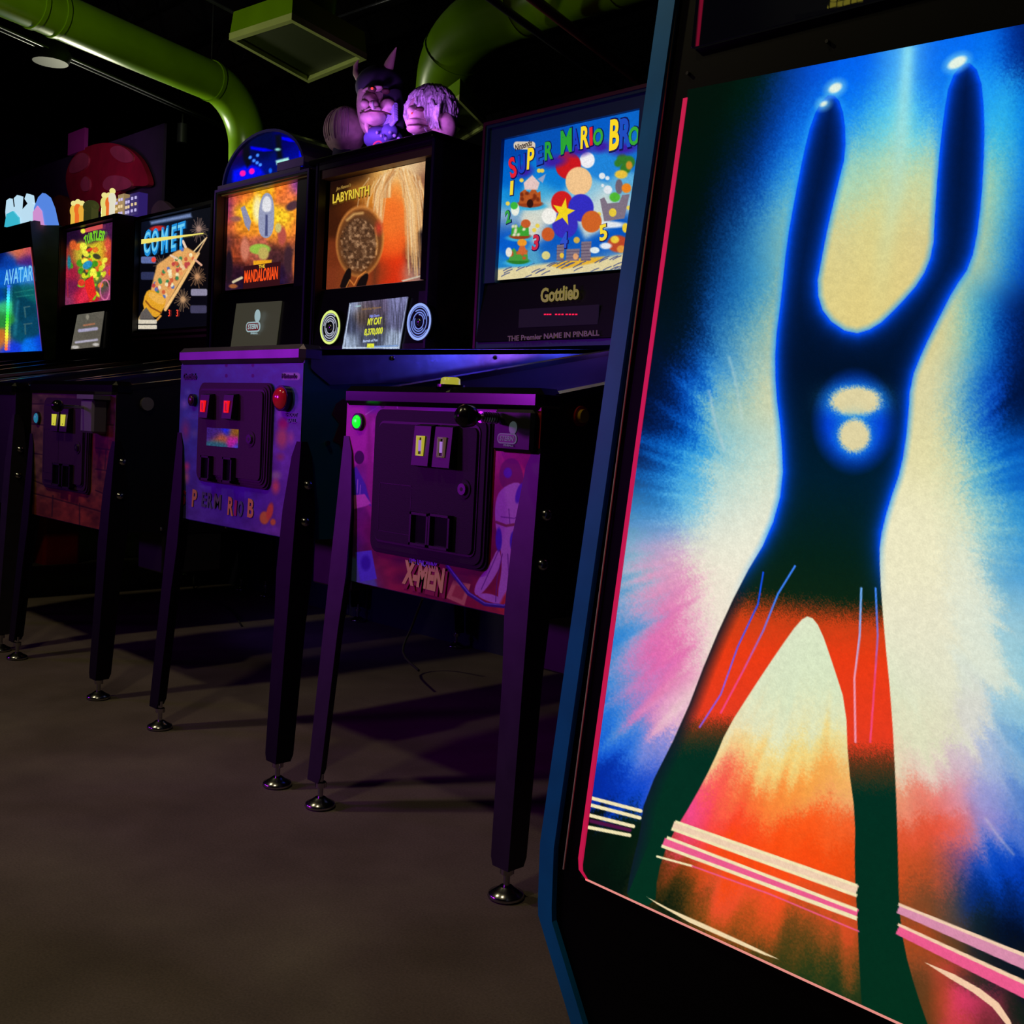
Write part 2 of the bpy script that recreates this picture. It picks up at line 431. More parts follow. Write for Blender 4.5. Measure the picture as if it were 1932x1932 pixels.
mb = MB(); a, b = sp
mb.tube([L(a[0], Y0, a[1]), L(b[0], Y0, b[1])], .0012, mat('pale_highlight', (.8, .75, .6), .3, emit=None), 6)  # pale strip draws the highlight along the glossy edge
mb.build('highlight_strip', tc_)
PINK = mat('pink_print', (.75, .02, .12), .4, emit=lc(190, 20, 70), strength=.85)
# pink border line (printed, lit from behind)
corner = []
a = AT(1298, 187); b = AT(1100, 1618); c = AT(1101, 1640); d = AT(1114, 1660)
mb = MB()
for q0, q1, w0, w1 in ((a, b, .0032, .0035), (b, c, .0035, .0035), (c, d, .0035, .002)):
    mb.prism([(q0[0]-w0-LOC[0], q0[1]), (q1[0]-w1-LOC[0], q1[1]), (q1[0]+w1-LOC[0], q1[1]), (q0[0]+w0-LOC[0], q0[1])], XZ, -.0062, .003, PINK)
e0 = AT(1110, 1657); e1 = AT(1480, 1826); sl2 = (e1[1]-e0[1])/(e1[0]-e0[0])
e1 = AT(1714, 1934); zb = e0[1]+(e1[1]-e0[1])/(e1[0]-e0[0])*(-.2-e0[0])
mb.prism([(e0[0]-LOC[0], e0[1]-.0012), (-.2-LOC[0], zb-.0012), (-.2-LOC[0], zb+.0012), (e0[0]-LOC[0], e0[1]+.0012)], XZ, -.0062, .003, mat('pale_pink_print', (.8, .4, .4), .4, emit=lc(240, 150, 140), strength=.8))
mb.build('border_line', tc_)
# second, smaller panel higher up
g = [AT(1555, 27), AT(1632, 8)]
def paint_top(A):
    A.field([(1300, 60, 2, 2, 6), (1600, 0, 8, 8, 10), (1900, 0, 4, 4, 6)], 80)
    A.poly([(1330, -20), (1318, 88), (1312, 88), (1322, -20)], (120, 12, 40))
    P = [(1556, 27), (1582, -40), (1680, -60), (1628, 10)]
    A.poly(P, (105, 98, 30))
    for k in range(8): A.line([(1550, 20-k*12), (1680, -8-k*12)], 1.6, (6, 8, 6)); A.line([(1562+k*13, 30), (1575+k*13, -60)], 1.6, (6, 8, 6))
    A.poly([(1625, 20), (1640, -60), (1700, -80), (1800, -40), (1720, 30)], (5, 5, 8)); A.poly([(1500, 60), (1500, 28), (1700, -10), (1700, 30)], (5, 5, 8))
zt_ = 1.72
tl = AT(1322, 5); bl = AT(1308, 92); br_z = bl[1]+.0
printed_panel('upper_artwork', [(bl[0]+.02, Y0-.0045, zt_), (-.22, Y0-.0045, zt_), (-.22, Y0-.0045, bl[1]), (bl[0], Y0-.0045, bl[1])], .0015, paint_top, art_mat('upper_backlit_print', True, .8), tc_, .008, LOC)

TF = [(1330,190,2,18,10),(1420,170,0,24,14),(1480,168,3,40,90),(1510,158,5,70,190),(1540,150,0,80,225),(1620,130,0,90,235),(1680,118,20,120,240),(1712,108,130,225,245),(1745,108,0,90,235),(1800,90,0,100,240),(1870,75,0,110,240),(1912,60,0,60,180),(1932,56,0,15,70),(1990,60,0,5,30),(2080,60,0,4,20),
(1320,300,0,18,12),(1400,280,0,20,24),(1445,262,0,40,130),(1490,250,0,95,240),(1530,240,20,150,250),(1600,190,0,115,245),(1640,240,50,185,240),(1700,230,120,230,240),(1725,230,80,205,240),(1752,170,0,105,240),(1790,160,20,135,245),(1870,200,30,160,245),(1890,260,60,200,230),(1928,250,0,120,230),(1990,250,0,60,200),(2080,260,0,15,90),
(1300,400,0,16,14),(1380,380,0,15,30),(1428,350,0,60,190),(1465,340,10,145,240),(1500,350,110,205,215),(1615,330,170,212,180),(1650,330,180,215,175),(1688,330,215,215,155),(1740,340,200,212,160),(1862,350,195,210,160),(1890,360,130,210,190),(1912,360,20,150,230),(1938,360,0,90,225),(2000,370,0,50,180),(2090,380,0,12,80),
(1290,500,0,15,20),(1350,480,0,18,40),(1395,460,0,75,190),(1430,450,20,160,225),(1465,430,195,205,155),(1610,450,215,205,145),(1660,440,225,212,130),(1700,450,215,200,140),(1855,460,205,205,150),(1885,460,80,190,210),(1910,470,0,105,215),(1938,470,0,50,170),(2010,480,0,20,90),
(1280,620,0,18,30),(1335,620,0,25,75),(1370,600,0,90,205),(1402,600,60,185,215),(1440,620,218,207,148),(1545,540,222,206,135),(1660,540,225,205,130),(1740,600,220,205,140),(1795,620,218,207,150),(1830,620,120,198,190),(1860,620,0,120,210),(1900,620,0,45,150),(1935,620,0,12,40),(2030,620,0,6,20),
(1230,740,0,14,40),(1262,760,0,25,80),(1300,750,0,70,185),(1338,720,0,110,225),(1368,740,80,185,215),(1425,740,227,216,165),(1460,740,225,212,160),(1755,750,222,212,160),(1800,750,175,203,180),(1830,750,30,140,210),(1868,750,0,60,185),(1925,740,0,18,60),(2010,740,0,10,50),
(1205,860,0,20,70),(1225,880,0,50,140),(1262,860,0,110,215),(1320,870,20,140,225),(1368,870,100,192,222),(1420,860,222,226,190),(1465,860,236,230,198),(1750,870,226,218,165),(1800,880,207,216,175),(1848,880,60,165,208),(1900,880,0,100,205),(1935,880,0,80,185),(2010,880,0,60,170),
(1192,960,70,140,180),(1220,950,20,120,200),(1250,950,70,165,220),(1300,940,120,200,225),(1350,960,205,222,212),(1430,960,241,235,208),(1720,960,237,232,195),(1800,960,226,226,190),(1858,960,150,203,203),(1910,950,55,160,212),(1980,960,20,120,200),
(1178,1050,110,170,200),(1205,1050,170,190,200),(1235,1060,210,170,200),(1272,1080,226,155,192),(1325,1050,236,226,206),(1400,1050,239,236,215),(1720,1060,236,231,195),(1820,1060,226,229,205),(1895,1060,125,185,208),(1935,1060,50,145,212),(2010,1060,30,120,200),
(1170,1150,60,140,205),(1205,1160,150,175,210),(1235,1150,215,150,190),(1262,1180,230,80,160),(1298,1160,231,170,196),(1345,1160,239,231,210),(1745,1170,233,229,200),(1845,1170,223,229,210),(1935,1170,150,196,212),(2010,1170,100,170,210),
(1158,1250,40,130,210),(1190,1250,130,165,212),(1218,1250,215,120,180),(1240,1245,231,85,168),(1280,1262,222,110,170),(1325,1250,236,220,208),(1500,1250,216,228,195),(1560,1290,214,228,192),(1760,1260,226,226,200),(1860,1260,216,226,210),(1935,1260,160,206,216),(2010,1260,120,190,212),
(1138,1350,20,105,212),(1175,1350,85,150,215),(1215,1330,215,110,180),(1262,1350,228,170,200),(1300,1340,238,222,212),(1450,1350,224,229,196),(1545,1370,224,232,190),(1750,1360,222,222,190),(1850,1360,216,216,205),(1935,1360,150,197,216),(2010,1360,110,180,210),
(1135,1430,8,80,210),(1175,1430,55,130,222),(1225,1425,130,135,212),(1365,1400,238,226,190),(1372,1440,240,190,180),(1420,1420,244,215,120),(1470,1432,250,195,45),(1530,1445,243,222,150),(1580,1430,226,226,175),(1730,1440,226,206,196),(1800,1450,206,186,200),(1880,1450,170,186,216),(1935,1450,120,172,211),(2010,1450,60,140,200),
(1130,1485,0,40,155),(1180,1490,0,65,205),(1210,1475,60,90,200),(1335,1490,248,70,140),(1385,1480,250,80,50),(1445,1495,251,80,15),(1492,1475,251,130,15),(1538,1500,247,175,35),(1575,1500,241,216,140),(1602,1520,236,190,160),(1718,1510,225,110,100),(1760,1490,236,100,85),(1800,1500,216,150,172),(1870,1500,150,152,212),(1935,1500,90,132,202),(2010,1500,30,90,190),
(1310,1540,240,75,150),(1350,1560,250,62,50),(1450,1570,252,72,8),(1540,1560,252,78,8),(1592,1580,250,110,50),(1710,1570,205,72,50),(1768,1570,240,82,50),(1808,1590,222,105,110),(1870,1590,150,140,205),(1935,1600,70,112,202),(2010,1600,0,60,180),
(1110,1600,2,14,8),(1160,1640,0,22,12),(1190,1600,0,26,14),(1285,1590,232,65,90),(1400,1620,246,72,15),(1550,1650,251,72,12),(1720,1640,195,78,30),(1778,1640,202,82,50),(1815,1640,100,75,140),(1870,1650,0,72,195),(1925,1660,0,60,185),(2010,1660,0,30,120),
(1235,1650,60,40,15),(1262,1640,140,60,22),(1300,1660,210,75,22),(1370,1680,242,80,50),(1480,1720,246,78,28),(1590,1740,226,76,40),(1720,1700,130,70,30),(1785,1690,60,62,60),(1848,1710,0,42,125),(1920,1730,0,35,105),(2010,1740,0,20,60),
(1255,1690,30,38,12),(1290,1700,90,60,18),(1350,1740,135,78,20),(1440,1755,195,80,28),(1540,1790,150,80,28),(1600,1800,170,70,30),(1720,1760,172,70,30),(1795,1760,92,60,30),(1858,1770,10,30,42),(1920,1780,0,10,32),(2010,1790,0,6,20),
(1400,1790,40,60,20),(1500,1830,90,76,20),(1560,1860,30,60,25),(1640,1860,5,45,22),(1725,1830,142,76,30),(1780,1830,202,62,55),(1838,1850,40,40,30),(1900,1850,10,20,30),(1980,1880,4,12,20),
(1660,1910,20,50,20),(1710,1900,90,55,20),(1765,1900,205,72,40),(1830,1900,236,60,110),(1872,1915,140,45,60),(1932,1920,8,28,20),(1800,1990,190,60,60),(1900,2000,120,40,50),
(1130,1690,0,14,8),(1250,1740,0,20,10),(1330,1790,0,22,10),(1450,1830,2,32,15),(1560,1890,0,36,18),(1640,1960,0,30,16)]+[(x_, y_, 0, 12+10*((y_//100) % 3), 50+25*((y_//130) % 3)) for x_ in (2150, 2280, 2420, 2560, 2700) for y_ in range(-60, 1700, 110)]+[(x_, y_, 60, 30, 30) for x_ in (2100, 2300, 2500) for y_ in (1900, 2100, 2300)]
def paint_side(A):
    dx = A.x-1590; dy = A.y-980; th = np.arctan2(dy, dx); r = np.hypot(dx, dy)
    k = np.clip((r-180)/200, 0, 1)
    n = fbm(th*9+40, r*.006, 5, 3)-.5+.5*(vnoise(th*34+60, r*.008, 9)-.5)
    amp = r*.26*n*k*(.12+.88*np.clip((A.y-620)/250, 0, 1))*(1-.45*np.clip((A.y-1380)/150, 0, 1))
    jit = (vnoise(A.x*.35, A.y*.35, 17)-.5)*26+(vnoise(A.x*.9, A.y*.9, 18)-.5)*16
    A.field(TF, 25, dx/np.maximum(r, 1)*(amp*.9+jit), dy/np.maximum(r, 1)*(amp*.9+jit), 52, lambda x, y: .30*np.clip((1750-x)/400, 0, 1)*np.minimum(y, 900))
    c_hi = A.c.copy()
    A.field(TF, 27, dx/np.maximum(r, 1)*(amp*.9+jit), dy/np.maximum(r, 1)*(amp*.9+jit), 27, lambda x, y: .30*np.clip((1750-x)/400, 0, 1)*np.minimum(y, 900))
    kk = np.clip((A.y-1230)/170, 0, 1)[:, None]; A.c = c_hi*(1-kk)+A.c*kk
    # pale beam from the top
    P = [(1713, 95), (1703, 230), (1690, 360), (1668, 480), (1655, 600)]
    i, d = A.sdf(P, 60, False)
    t = np.clip((A.y[i]-100)/520, 0, 1)[:, None]
    col = np.array([140, 225, 245], np.float32)*(1-t)+np.array([230, 216, 140], np.float32)*t
    al = (np.exp(-(d/(13+10*t[:, 0]))**2)*(.9-.75*t[:, 0]))[:, None]
    A.c[i] = A.c[i]*(1-al)+col*al
    for P_, c_ in (([(1338, 738), (1350, 800), (1366, 848)], (190, 210, 215)), ([(1376, 675), (1388, 720), (1400, 790)], (190, 215, 210)), ([(1860, 1545), (1885, 1580), (1912, 1612)], (205, 190, 205))):
        A.line(P_, 3, c_, 7, .6)
    # plain dark figure-sized form: two raised bars, a trunk, two legs
    form = [(1208,1570),(1216,1505),(1288,1362),(1340,1225),(1398,1098),(1452,1008),(1478,915),(1474,820),(1463,735),(1462,650),(1474,560),(1484,460),(1500,370),(1516,290),(1532,225),(1556,180),(1580,180),(1594,222),(1596,290),(1582,345),(1564,420),(1552,480),(1540,545),(1556,598),(1606,632),(1652,618),(1694,578),(1738,528),(1760,475),(1764,400),(1770,310),(1780,220),(1792,150),(1822,112),(1850,138),(1858,220),(1856,320),(1848,420),(1832,500),(1800,545),(1772,600),(1742,660),(1718,720),(1713,800),(1702,880),(1676,955),(1660,1020),(1660,1080),(1668,1190),(1682,1330),(1690,1480),(1694,1600),(1696,1710),(1706,1790),(1728,1870),(1760,1960),(1700,2010),(1630,1960),(1622,1840),(1618,1740),(1612,1640),(1614,1540),(1600,1440),(1596,1330),(1572,1255),(1548,1185),(1528,1160),(1508,1172),(1470,1225),(1420,1300),(1372,1375),(1345,1440),(1308,1510),(1262,1585),(1240,1650),(1236,1712),(1180,1700),(1190,1640)]
    form = smooth_poly(form, 1)
    i, d = A.sdf(form, 45); x = A.x[i]; y = A.y[i]
    nz = (vnoise(x*.7, y*.7, 31)-.5)
    up = np.clip((1150-y)/150, 0, 1)
    inside = np.clip(.5-d/1.6, 0, 1)
    # halo outside
    hal = (np.clip(1-d/14, 0, 1)*(1-inside)*up*(1-np.clip((620-y)/500, 0, .0)))[:, None]
    hal = hal**1.5
    A.c[i] = A.c[i]*(1-hal*.75)+np.array([30, 150, 245], np.float32)*hal*.75
    base = np.zeros((len(i), 3), np.float32)
    def st(y_, c_): return (y_, np.array(c_, np.float32))
    stops = [st(100, (0, 18, 60)), st(500, (0, 22, 62)), st(700, (0, 16, 40)), st(900, (0, 28, 45)), st(1050, (4, 32, 24)), st(1130, (10, 35, 18)), st(1175, (200, 62, 22)), st(1240, (233, 58, 20)), st(1400, (228, 58, 32)), st(1440, (90, 50, 25)), st(1500, (0, 45, 32)), st(2000, (0, 46, 26))]
    # the left leg darkens earlier along its outside
    ye = y+nz*34-(x-1560)*.10*np.clip((1300-y)/150, 0, 1)
    ye = np.where((x < 1500) & (y > 1200), ye+np.clip((1452-x)*.0+(y-1225)*.42+((1380-x)-(y-1250)*-.85)*.0, 0, 75), ye)
    for c_ in range(3): base[:, c_] = np.interp(ye, [s_[0] for s_ in stops], [s_[1][c_] for s_ in stops])
    # blue rim on the upper half
    rim = np.exp(np.minimum(0, d+2)/11)*up
    rim = np.clip(rim*1.15, 0, 1)[:, None]
    base = base*(1-rim)+np.array([0, 75, 235], np.float32)*rim
    # outer left leg shade
    dl = np.clip((d+26)/24, 0, 1)*(x < 1430)*(x+0 < 1452-(y-1050)*.42)*np.clip((y-1080)/60, 0, 1)*.85
    base = base*(1-dl[:, None])+np.array([10, 25, 40], np.float32)*dl[:, None]
    A.c[i] = A.c[i]*(1-inside[:, None])+base*inside[:, None]
    # soft light in the middle of the form
    i = np.nonzero((abs(A.x-1612) < 100) & (abs(A.y-795) < 120))[0]
    q = np.sqrt(((A.x[i]-1612)/84)**2+((A.y[i]-795)/104)**2)
    A.blend(np.clip((1-q)*2.4, 0, .95), (0, 62, 215), i)
    for cx, cy, rx, ry in ((1614, 757, 52, 30), (1612, 822, 32, 34)):
        i = np.nonzero((abs(A.x-cx) < 110) & (abs(A.y-cy) < 110))[0]
        q = np.sqrt(((A.x[i]-cx)/rx)**2+((A.y[i]-cy)/ry)**2)+(vnoise(A.x[i]*.6, A.y[i]*.6, 77)-.5)*.22
        A.blend(np.exp(-np.maximum(0, q-.5)**2*2.4)*.9, (40, 165, 235), i)
        A.blend((1.0-q)*3.2+.2, (222, 210, 162), i)
    for P, c0_, c1_, wd in (([(1500, 1068), (1468, 1120), (1440, 1190), (1400, 1270), (1360, 1345)], (60, 130, 250), (240, 70, 130), 3.4), ([(1440, 1080), (1430, 1140), (1392, 1220), (1360, 1310), (1320, 1372)], (20, 80, 240), (140, 90, 220), 3.0),
                            ([(1625, 1110), (1622, 1200), (1612, 1280), (1614, 1400)], (110, 170, 240), (240, 150, 170), 4), ([(1652, 1110), (1656, 1200), (1650, 1290), (1642, 1400)], (60, 130, 240), (240, 70, 120), 3.6)):
        i, d = A.sdf(P, 8, False); t = np.clip((A.y[i]-1130)/150, 0, 1)[:, None]
        col = np.array(c0_, np.float32)*(1-t)+np.array(c1_, np.float32)*t
        al = np.clip(.5-(d-wd/2)/1.6, 0, 1)[:, None]; A.c[i] = A.c[i]*(1-al)+col*al
    for cx, cy, rx, ry in ((1576, 166, 13, 8), (1806, 118, 19, 9), (1554, 196, 7, 4)):
        A.ell(cx, cy, rx+7, ry+7, (120, 205, 240), 12, -.5, .7); A.ell(cx, cy, rx, ry, (225, 240, 225), 4, -.5)
    CR = (242, 228, 180); PK = (236, 90, 140)
    for p, q, w_ in (((1117, 1506), (1209, 1530), 6.5), ((1115, 1519), (1207, 1543), 6.5), ((1112, 1538), (1195, 1559), 6.5), ((1111, 1561), (1188, 1576), 6.5)):
        A.line([p, q], w_, CR, 1.2)
    A.line([(1115, 1549), (1188, 1566)], 8, (80, 15, 65), 2, .7)
    def stripe(p, q, w0, w1, col, op=1, f=1.3):
        d = np.array(q)-p; n = np.array([-d[1], d[0]])/np.hypot(*d)
        A.poly([tuple(p+n*w0), tuple(p-n*w0), tuple(q-n*w1), tuple(q+n*w1)], col, f, op)
    P_ = lambda *a: np.array(a, float)
    stripe(P_(1270, 1556), P_(1617, 1680), 7, 10, (238, 205, 175)); stripe(P_(1274, 1550), P_(1617, 1671), 2.6, 3, CR); stripe(P_(1267, 1564), P_(1617, 1690), 2.6, 3, CR)
    stripe(P_(1252, 1588), P_(1617, 1725), 7.5, 10, PK); stripe(P_(1258, 1580), P_(1617, 1717), 2.8, 3.2, CR); stripe(P_(1248, 1596), P_(1617, 1733), 2.8, 4, CR)
    A.line([(1240, 1616), (1306, 1634)], 4, CR); A.line([(1306, 1634), (1450, 1686), (1620, 1757)], 3, PK, 1.6, .8)
    stripe(P_(1695, 1714), P_(2754, 2162), 9, 30, (215, 140, 170)); stripe(P_(1695, 1706), P_(2754, 2134), 2.6, 6, (240, 205, 175))
    stripe(P_(1694, 1753), P_(2758, 2261), 10, 34, PK); stripe(P_(1694, 1744), P_(2758, 2232), 2.6, 9, (242, 205, 170))
    A.poly([(1220, 1692), (1262, 1714), (1330, 1744), (1400, 1776), (1470, 1810), (1440, 1801), (1370, 1771), (1300, 1740), (1240, 1706)], (240, 215, 170))
    A.poly([(1742, 1814), (1800, 1838), (1850, 1866), (1884, 1892), (1906, 1925), (1915, 1950), (1896, 1930), (1872, 1900), (1835, 1872), (1790, 1845)], (242, 200, 165))
    # darker printed outside the form at the bottom left corner
    A.speckle(.07, .55, 3); A.speckle(.04, .12, 8)
ta = AT(1307, 170); tb = AT(1932, 49); ba = AT(1104, 1655)
zr = ta[1]+(tb[1]-ta[1])/(tb[0]-ta[0])*(-.2-ta[0])
yv = Y0-.005
printed_panel('backlit_artwork', [(ta[0]-.004, yv, ta[1]), (-.2, yv, zr), (-.2, yv, zb), (ba[0]-.003, yv, ba[1])], .00095, paint_side, LIT, tc_, .008, LOC)
for px, py in ((1297, 138), (1560, 78)):
    mb = MB(); x, z = AT(px, py); mb.tube([L(x, Y0+.006, z), L(x, Y0-.001, z)], .0022, SATIN, 10); mb.build('screw', tc_)

# ------------------------------------------------------------------ pinball machines
WH = (235, 235, 225)
def leg(parent, sx, sy, W, D, ztop, m, cap_z, flare=.05):
    """folded corner leg: two plates at a right angle, wide pointed top, splayed a little outward"""
    mb = MB()
    x_in, y_in = sx*(W/2), (0 if sy < 0 else D)
    def row(z, wx, wy):
        k = 1-z/ztop; ox = x_in+sx*(.004+.020*k); oy = y_in+sy*(.004+flare*k); t = .0035
        return [(ox-sx*wx, oy, z), (ox, oy, z), (ox, oy-sy*wy, z), (ox-sx*t, oy-sy*wy, z), (ox-sx*t, oy-sy*t, z), (ox-sx*wx, oy-sy*t, z)]
    rows = [row(ztop, .018, .018), row(ztop-.035, .034, .034), row(ztop-.16, .054, .054), row(ztop-.30, .060, .060), row(ztop-.42, .052, .052), row(.075, .046, .046), row(.060, .040, .040)]
    vs = [v for r in rows for v in r]; n = 6; fs = []
    for i in range(len(rows)-1):
        for k in range(n): fs.append((i*n+k, i*n+(k+1) % n, (i+1)*n+(k+1) % n, (i+1)*n+k))
    fs += [(0, 1, 4, 5), (1, 2, 3, 4)]; b = (len(rows)-1)*n; fs += [(b+5, b+4, b+1, b), (b+4, b+3, b+2, b+1)]
    mb.add(vs, fs, m)
    # rolled stiffening edge
    lg = mb.build('leg', parent)
    k = 1; ox = x_in+sx*.022; oy = y_in+sy*(.004+flare*.95)
    fx, fy = ox-sx*.022, oy-sy*.022
    mb = MB(); mb.tube([(fx, fy, .012), (fx, fy, .075)], .006, CHROME, 10)
    prof = [(0, .030), (.004, .034), (.010, .032), (.016, .020), (.022, .012)]
    mb.tube([(fx, fy, z) for z, r in prof], [r for z, r in prof], CHROME, 20)
    mb.tube([(fx, fy, .045), (fx, fy, .056)], .013, STEEL, 6)
    ft = mb.build('foot', lg)
    if sy < 0:
        for dz in cap_z:
            k2 = 1-(dz)/ztop
            x0 = x_in+sx*(.004+.020*k2)-sx*.022; y0 = -(.004+flare*k2)
            mb = MB(); mb.ball((x0+sx*.020, y0+.028, dz), (.013, .013, .012), CHROME, 12, 8); mb.ball((x0+sx*.022-sx*.02, y0-.003, dz+.0), (.010, .008, .010), CHROME, 12, 8) if 0 else None
            bo = mb.build('bolt', lg)
    return lg

def machine(X, label, W=.60, D=1.40, zb=.505, zf=.915, zr=1.14, legm=None, side=None, railm=None, lockm=None, rail_h=.028, rail_drop=0, legtop=.83, boltz=(.70, .61), group='pinball machines in the row', front=True):
    r = thing('pinball_machine', label, 'pinball machine', (X, 1.4, 0), group)
    side = side or SATIN; legm = legm or LEGM
    mb = MB()
    yr = D-.30
    prof = [(0, zb), (D-.04, zb), (D-.04, zr-.02), (yr, zr-.02), (0, zf-.02)]
    t = .02
    for sx in (-1, 1):
        x0, x1 = sorted((sx*W/2, sx*(W/2-t)))
        mb.prism(prof, YZ, x0, x1, side)
    mb.box((-W/2+t, 0, zb), (W/2-t, t, zf-.03), side)
    mb.box((-W/2+t, t, zb), (W/2-t, D-.06, zb+.015), side)
    mb.box((-W/2+t, D-.06, zb), (W/2-t, D-.04, zr-.03), side)
    mb.build('cabinet', r)
    # playfield under glass
    mb = MB(); s_ = (zr-zf)/yr
    mb.prism([(.05, zf-.06), (yr, zr-.10), (yr, zr-.115), (.05, zf-.075)], YZ, -W/2+t, W/2-t, mat('playfield_print', (.03, .03, .06), .25, noise=.6, scale=14, coat=.8))
    pf = mb.build('playfield', r)
    rnd = random.Random(int(abs(X)*100))
    for k in range(7):
        mb = MB(); y = .25+k*.11; x = rnd.uniform(-.18, .18); z = zf-.058+s_*1.0*(y-.05)*.86
        c_ = [(90, 60, 255), (40, 90, 255), (230, 80, 200), (250, 160, 60)][k % 4]
        mb.prism(circ(x, y, .014, 12), lambda a, b, t_, z=z: (a, b, z+t_), -.002, .010, glow('insert_%d' % (k % 4), c_, .7))
        mb.build('light_insert', pf)
    for sx in (-1, 1):
        mb = MB(); xo = sx*(W/2+.003); xi = sx*(W/2-.032)
        x0, x1 = sorted((xo, xi))
        mb.prism([(.03, zf-.02), (yr, zr-.02), (yr, zr-.008), (.03, zf-.006)], YZ, x0, x1, railm or BLACK)
        if rail_drop:
            P = [(.015, zf-.006), (.015, zf-.05), (.03, zf-rail_drop*.72), (.07, zf-rail_drop-.0), (yr, zr-rail_drop), (yr, zr-.008)]
            x0, x1 = sorted((xo, xo-sx*.002)); mb.prism(P, YZ, x0, x1, railm)
        rl = mb.build('side_rail', r)
        if rail_drop:
            for y in (.25, .6, .95):
                z = zf+s_*y-rail_drop*.35; b_ = MB(); b_.ball((xo+sx*.001, y, z), .006, CHROME, 8, 6); b_.build('screw', rl)
    mb = MB(); lm = lockm or BLACK
    mb.box((-W/2-.004, -.012, zf-.040), (W/2+.004, .055, zf+.004), lm, bev=.012)
    mb.build('lockbar', r)
    for sx in (-1, 1):
        for sy in (-1, 1): leg(r, sx, sy, W, D-.04, legtop if sy < 0 else legtop-.05, legm, boltz)
    return r

def coin_door(r, x0, x1, z0, z1, frame=.020, lock=None, slots=(), returns=(), plate=None, slotglow=None, wide=False, fm=None):
    y = -.0025
    dm = fm or DOORM
    mb = MB()
    for e, dep, in ((0, .006), (.004, .010), (.010, .013)):
        mb.prism(rrect(x0+e, z0+e, x1-e, z1-e, .022), XZ, y-dep, y+.001, dm)
    df = mb.build('coin_door', r)
    f = frame
    mb = MB()
    mb.prism(rrect(x0+f, z0+f, x1-f, z1-f, .016), XZ, y-.015, y-.012, SATIN)
    mb.prism(rrect(x0+f+.005, z0+f+.005, x1-f-.005, z1-f-.005, .013), XZ, y-.019, y-.014, dm)
    mb.build('door_panel', df)
    if lock:
        lx, lz = lock; mb = MB()
        mb.prism(circ(lx, lz, .019), XZ, y-.021, y-.018, dm); mb.prism(circ(lx, lz, .011), XZ, y-.026, y-.018, CHROME)
        mb.prism(circ(lx, lz, .004, 8), XZ, y-.0265, y-.025, RUBBER)
        mb.build('lock', df)
    for (sx_, sz, w_, h_) in slots:
        mb = MB(); P = [(0, sz-h_/2-.004), (-.022, sz-h_/2), (-.016, sz+h_/2), (0, sz+h_/2+.004)]
        mb.prism([(y-.018+a, b) for a, b in P], YZ, sx_-w_/2, sx_+w_/2, SATIN)
        g = slotglow[0] if slotglow else None
        if g and len(slotglow) > 2 and sx_ == slots[-1][0]: g = slotglow[2]
        if g:
            yy = y-.0385; iw, ih = w_*.19, h_*.25
            for a, b, c_, d_ in ((-iw, -ih, -iw+.003, ih), (iw-.003, -ih, iw, ih), (-iw, ih-.003, iw, ih), (-iw, -ih, iw, -ih+.003)):
                mb.box((sx_+a, yy-.004, sz+b), (sx_+c_, yy+.01, sz+d_), g)
            mb.box((sx_-.003, yy-.003, sz-ih*.55), (sx_+.003, yy+.008, sz+ih*.55), slotglow[1])
        mb.build('coin_slot', df)
    for (sx_, sz, w_, h_) in returns:
        mb = MB(); t = .005; d0, d1 = y-.030, y-.017
        mb.box((sx_-w_/2, d0, sz-h_/2), (sx_-w_/2+t, d1, sz+h_/2), SATIN); mb.box((sx_+w_/2-t, d0, sz-h_/2), (sx_+w_/2, d1, sz+h_/2), SATIN)
        mb.box((sx_-w_/2, d0, sz-h_/2), (sx_+w_/2, d1, sz-h_/2+t), SATIN); mb.box((sx_-w_/2, d0, sz+h_/2-t), (sx_+w_/2, d1, sz+h_/2), SATIN)
        mb.box((sx_-w_/2+t, y-.022, sz-h_/2+t), (sx_+w_/2-t, y-.018, sz+h_/2-t), BLACK)
        mb.build('coin_return', df)
    if plate:
        px0, pz0, px1, pz1 = plate; mb = MB()
        for a in ((px0, pz0, px1, pz0+.0012), (px0, pz1-.0012, px1, pz1), (px0, pz0, px0+.0012, pz1), (px1-.0012, pz0, px1, pz1)):
            mb.box((a[0], y-.0195, a[1]), (a[2], y-.0185, a[3]), SATIN)
        mb.build('access_plate', df)
    return df
def logo_badge(r, X, x, z, y, s, name='maker_badge', dim=1, tilt=0):
    """rounded red badge with the maker's lettering and a ball above its right end"""
    mb = MB(); pale = glow('badge_pale%g' % dim, tuple(v*dim for v in (150, 175, 180))); red = glow('badge_red%g' % dim, tuple(v*dim for v in (95, 30, 35)))
    mb.prism(rrect(x-.5*s, z-.19*s, x+.5*s, z+.19*s, .17*s), XZ, y-.0012, y, pale)
    mb.prism(circ(x+.28*s, z+.40*s, .20*s, 18, .24*s), XZ, y-.0012, y, pale)
    mb.prism(rrect(x-.44*s, z-.14*s, x+.44*s, z+.14*s, .13*s), XZ, y-.0020, y-.0010, red)
    text_mesh(mb, 'STERN', .26*s, pale, face_M(x, y-.0024, z), shear=.2, bold=.03, width=.74*s, extrude=.0003)
    text_mesh(mb, 'PINBALL', .10*s, pale, face_M(x+.12*s, y-.0024, z-.25*s), width=.5*s, extrude=.0003)
    return mb.build(name, r)

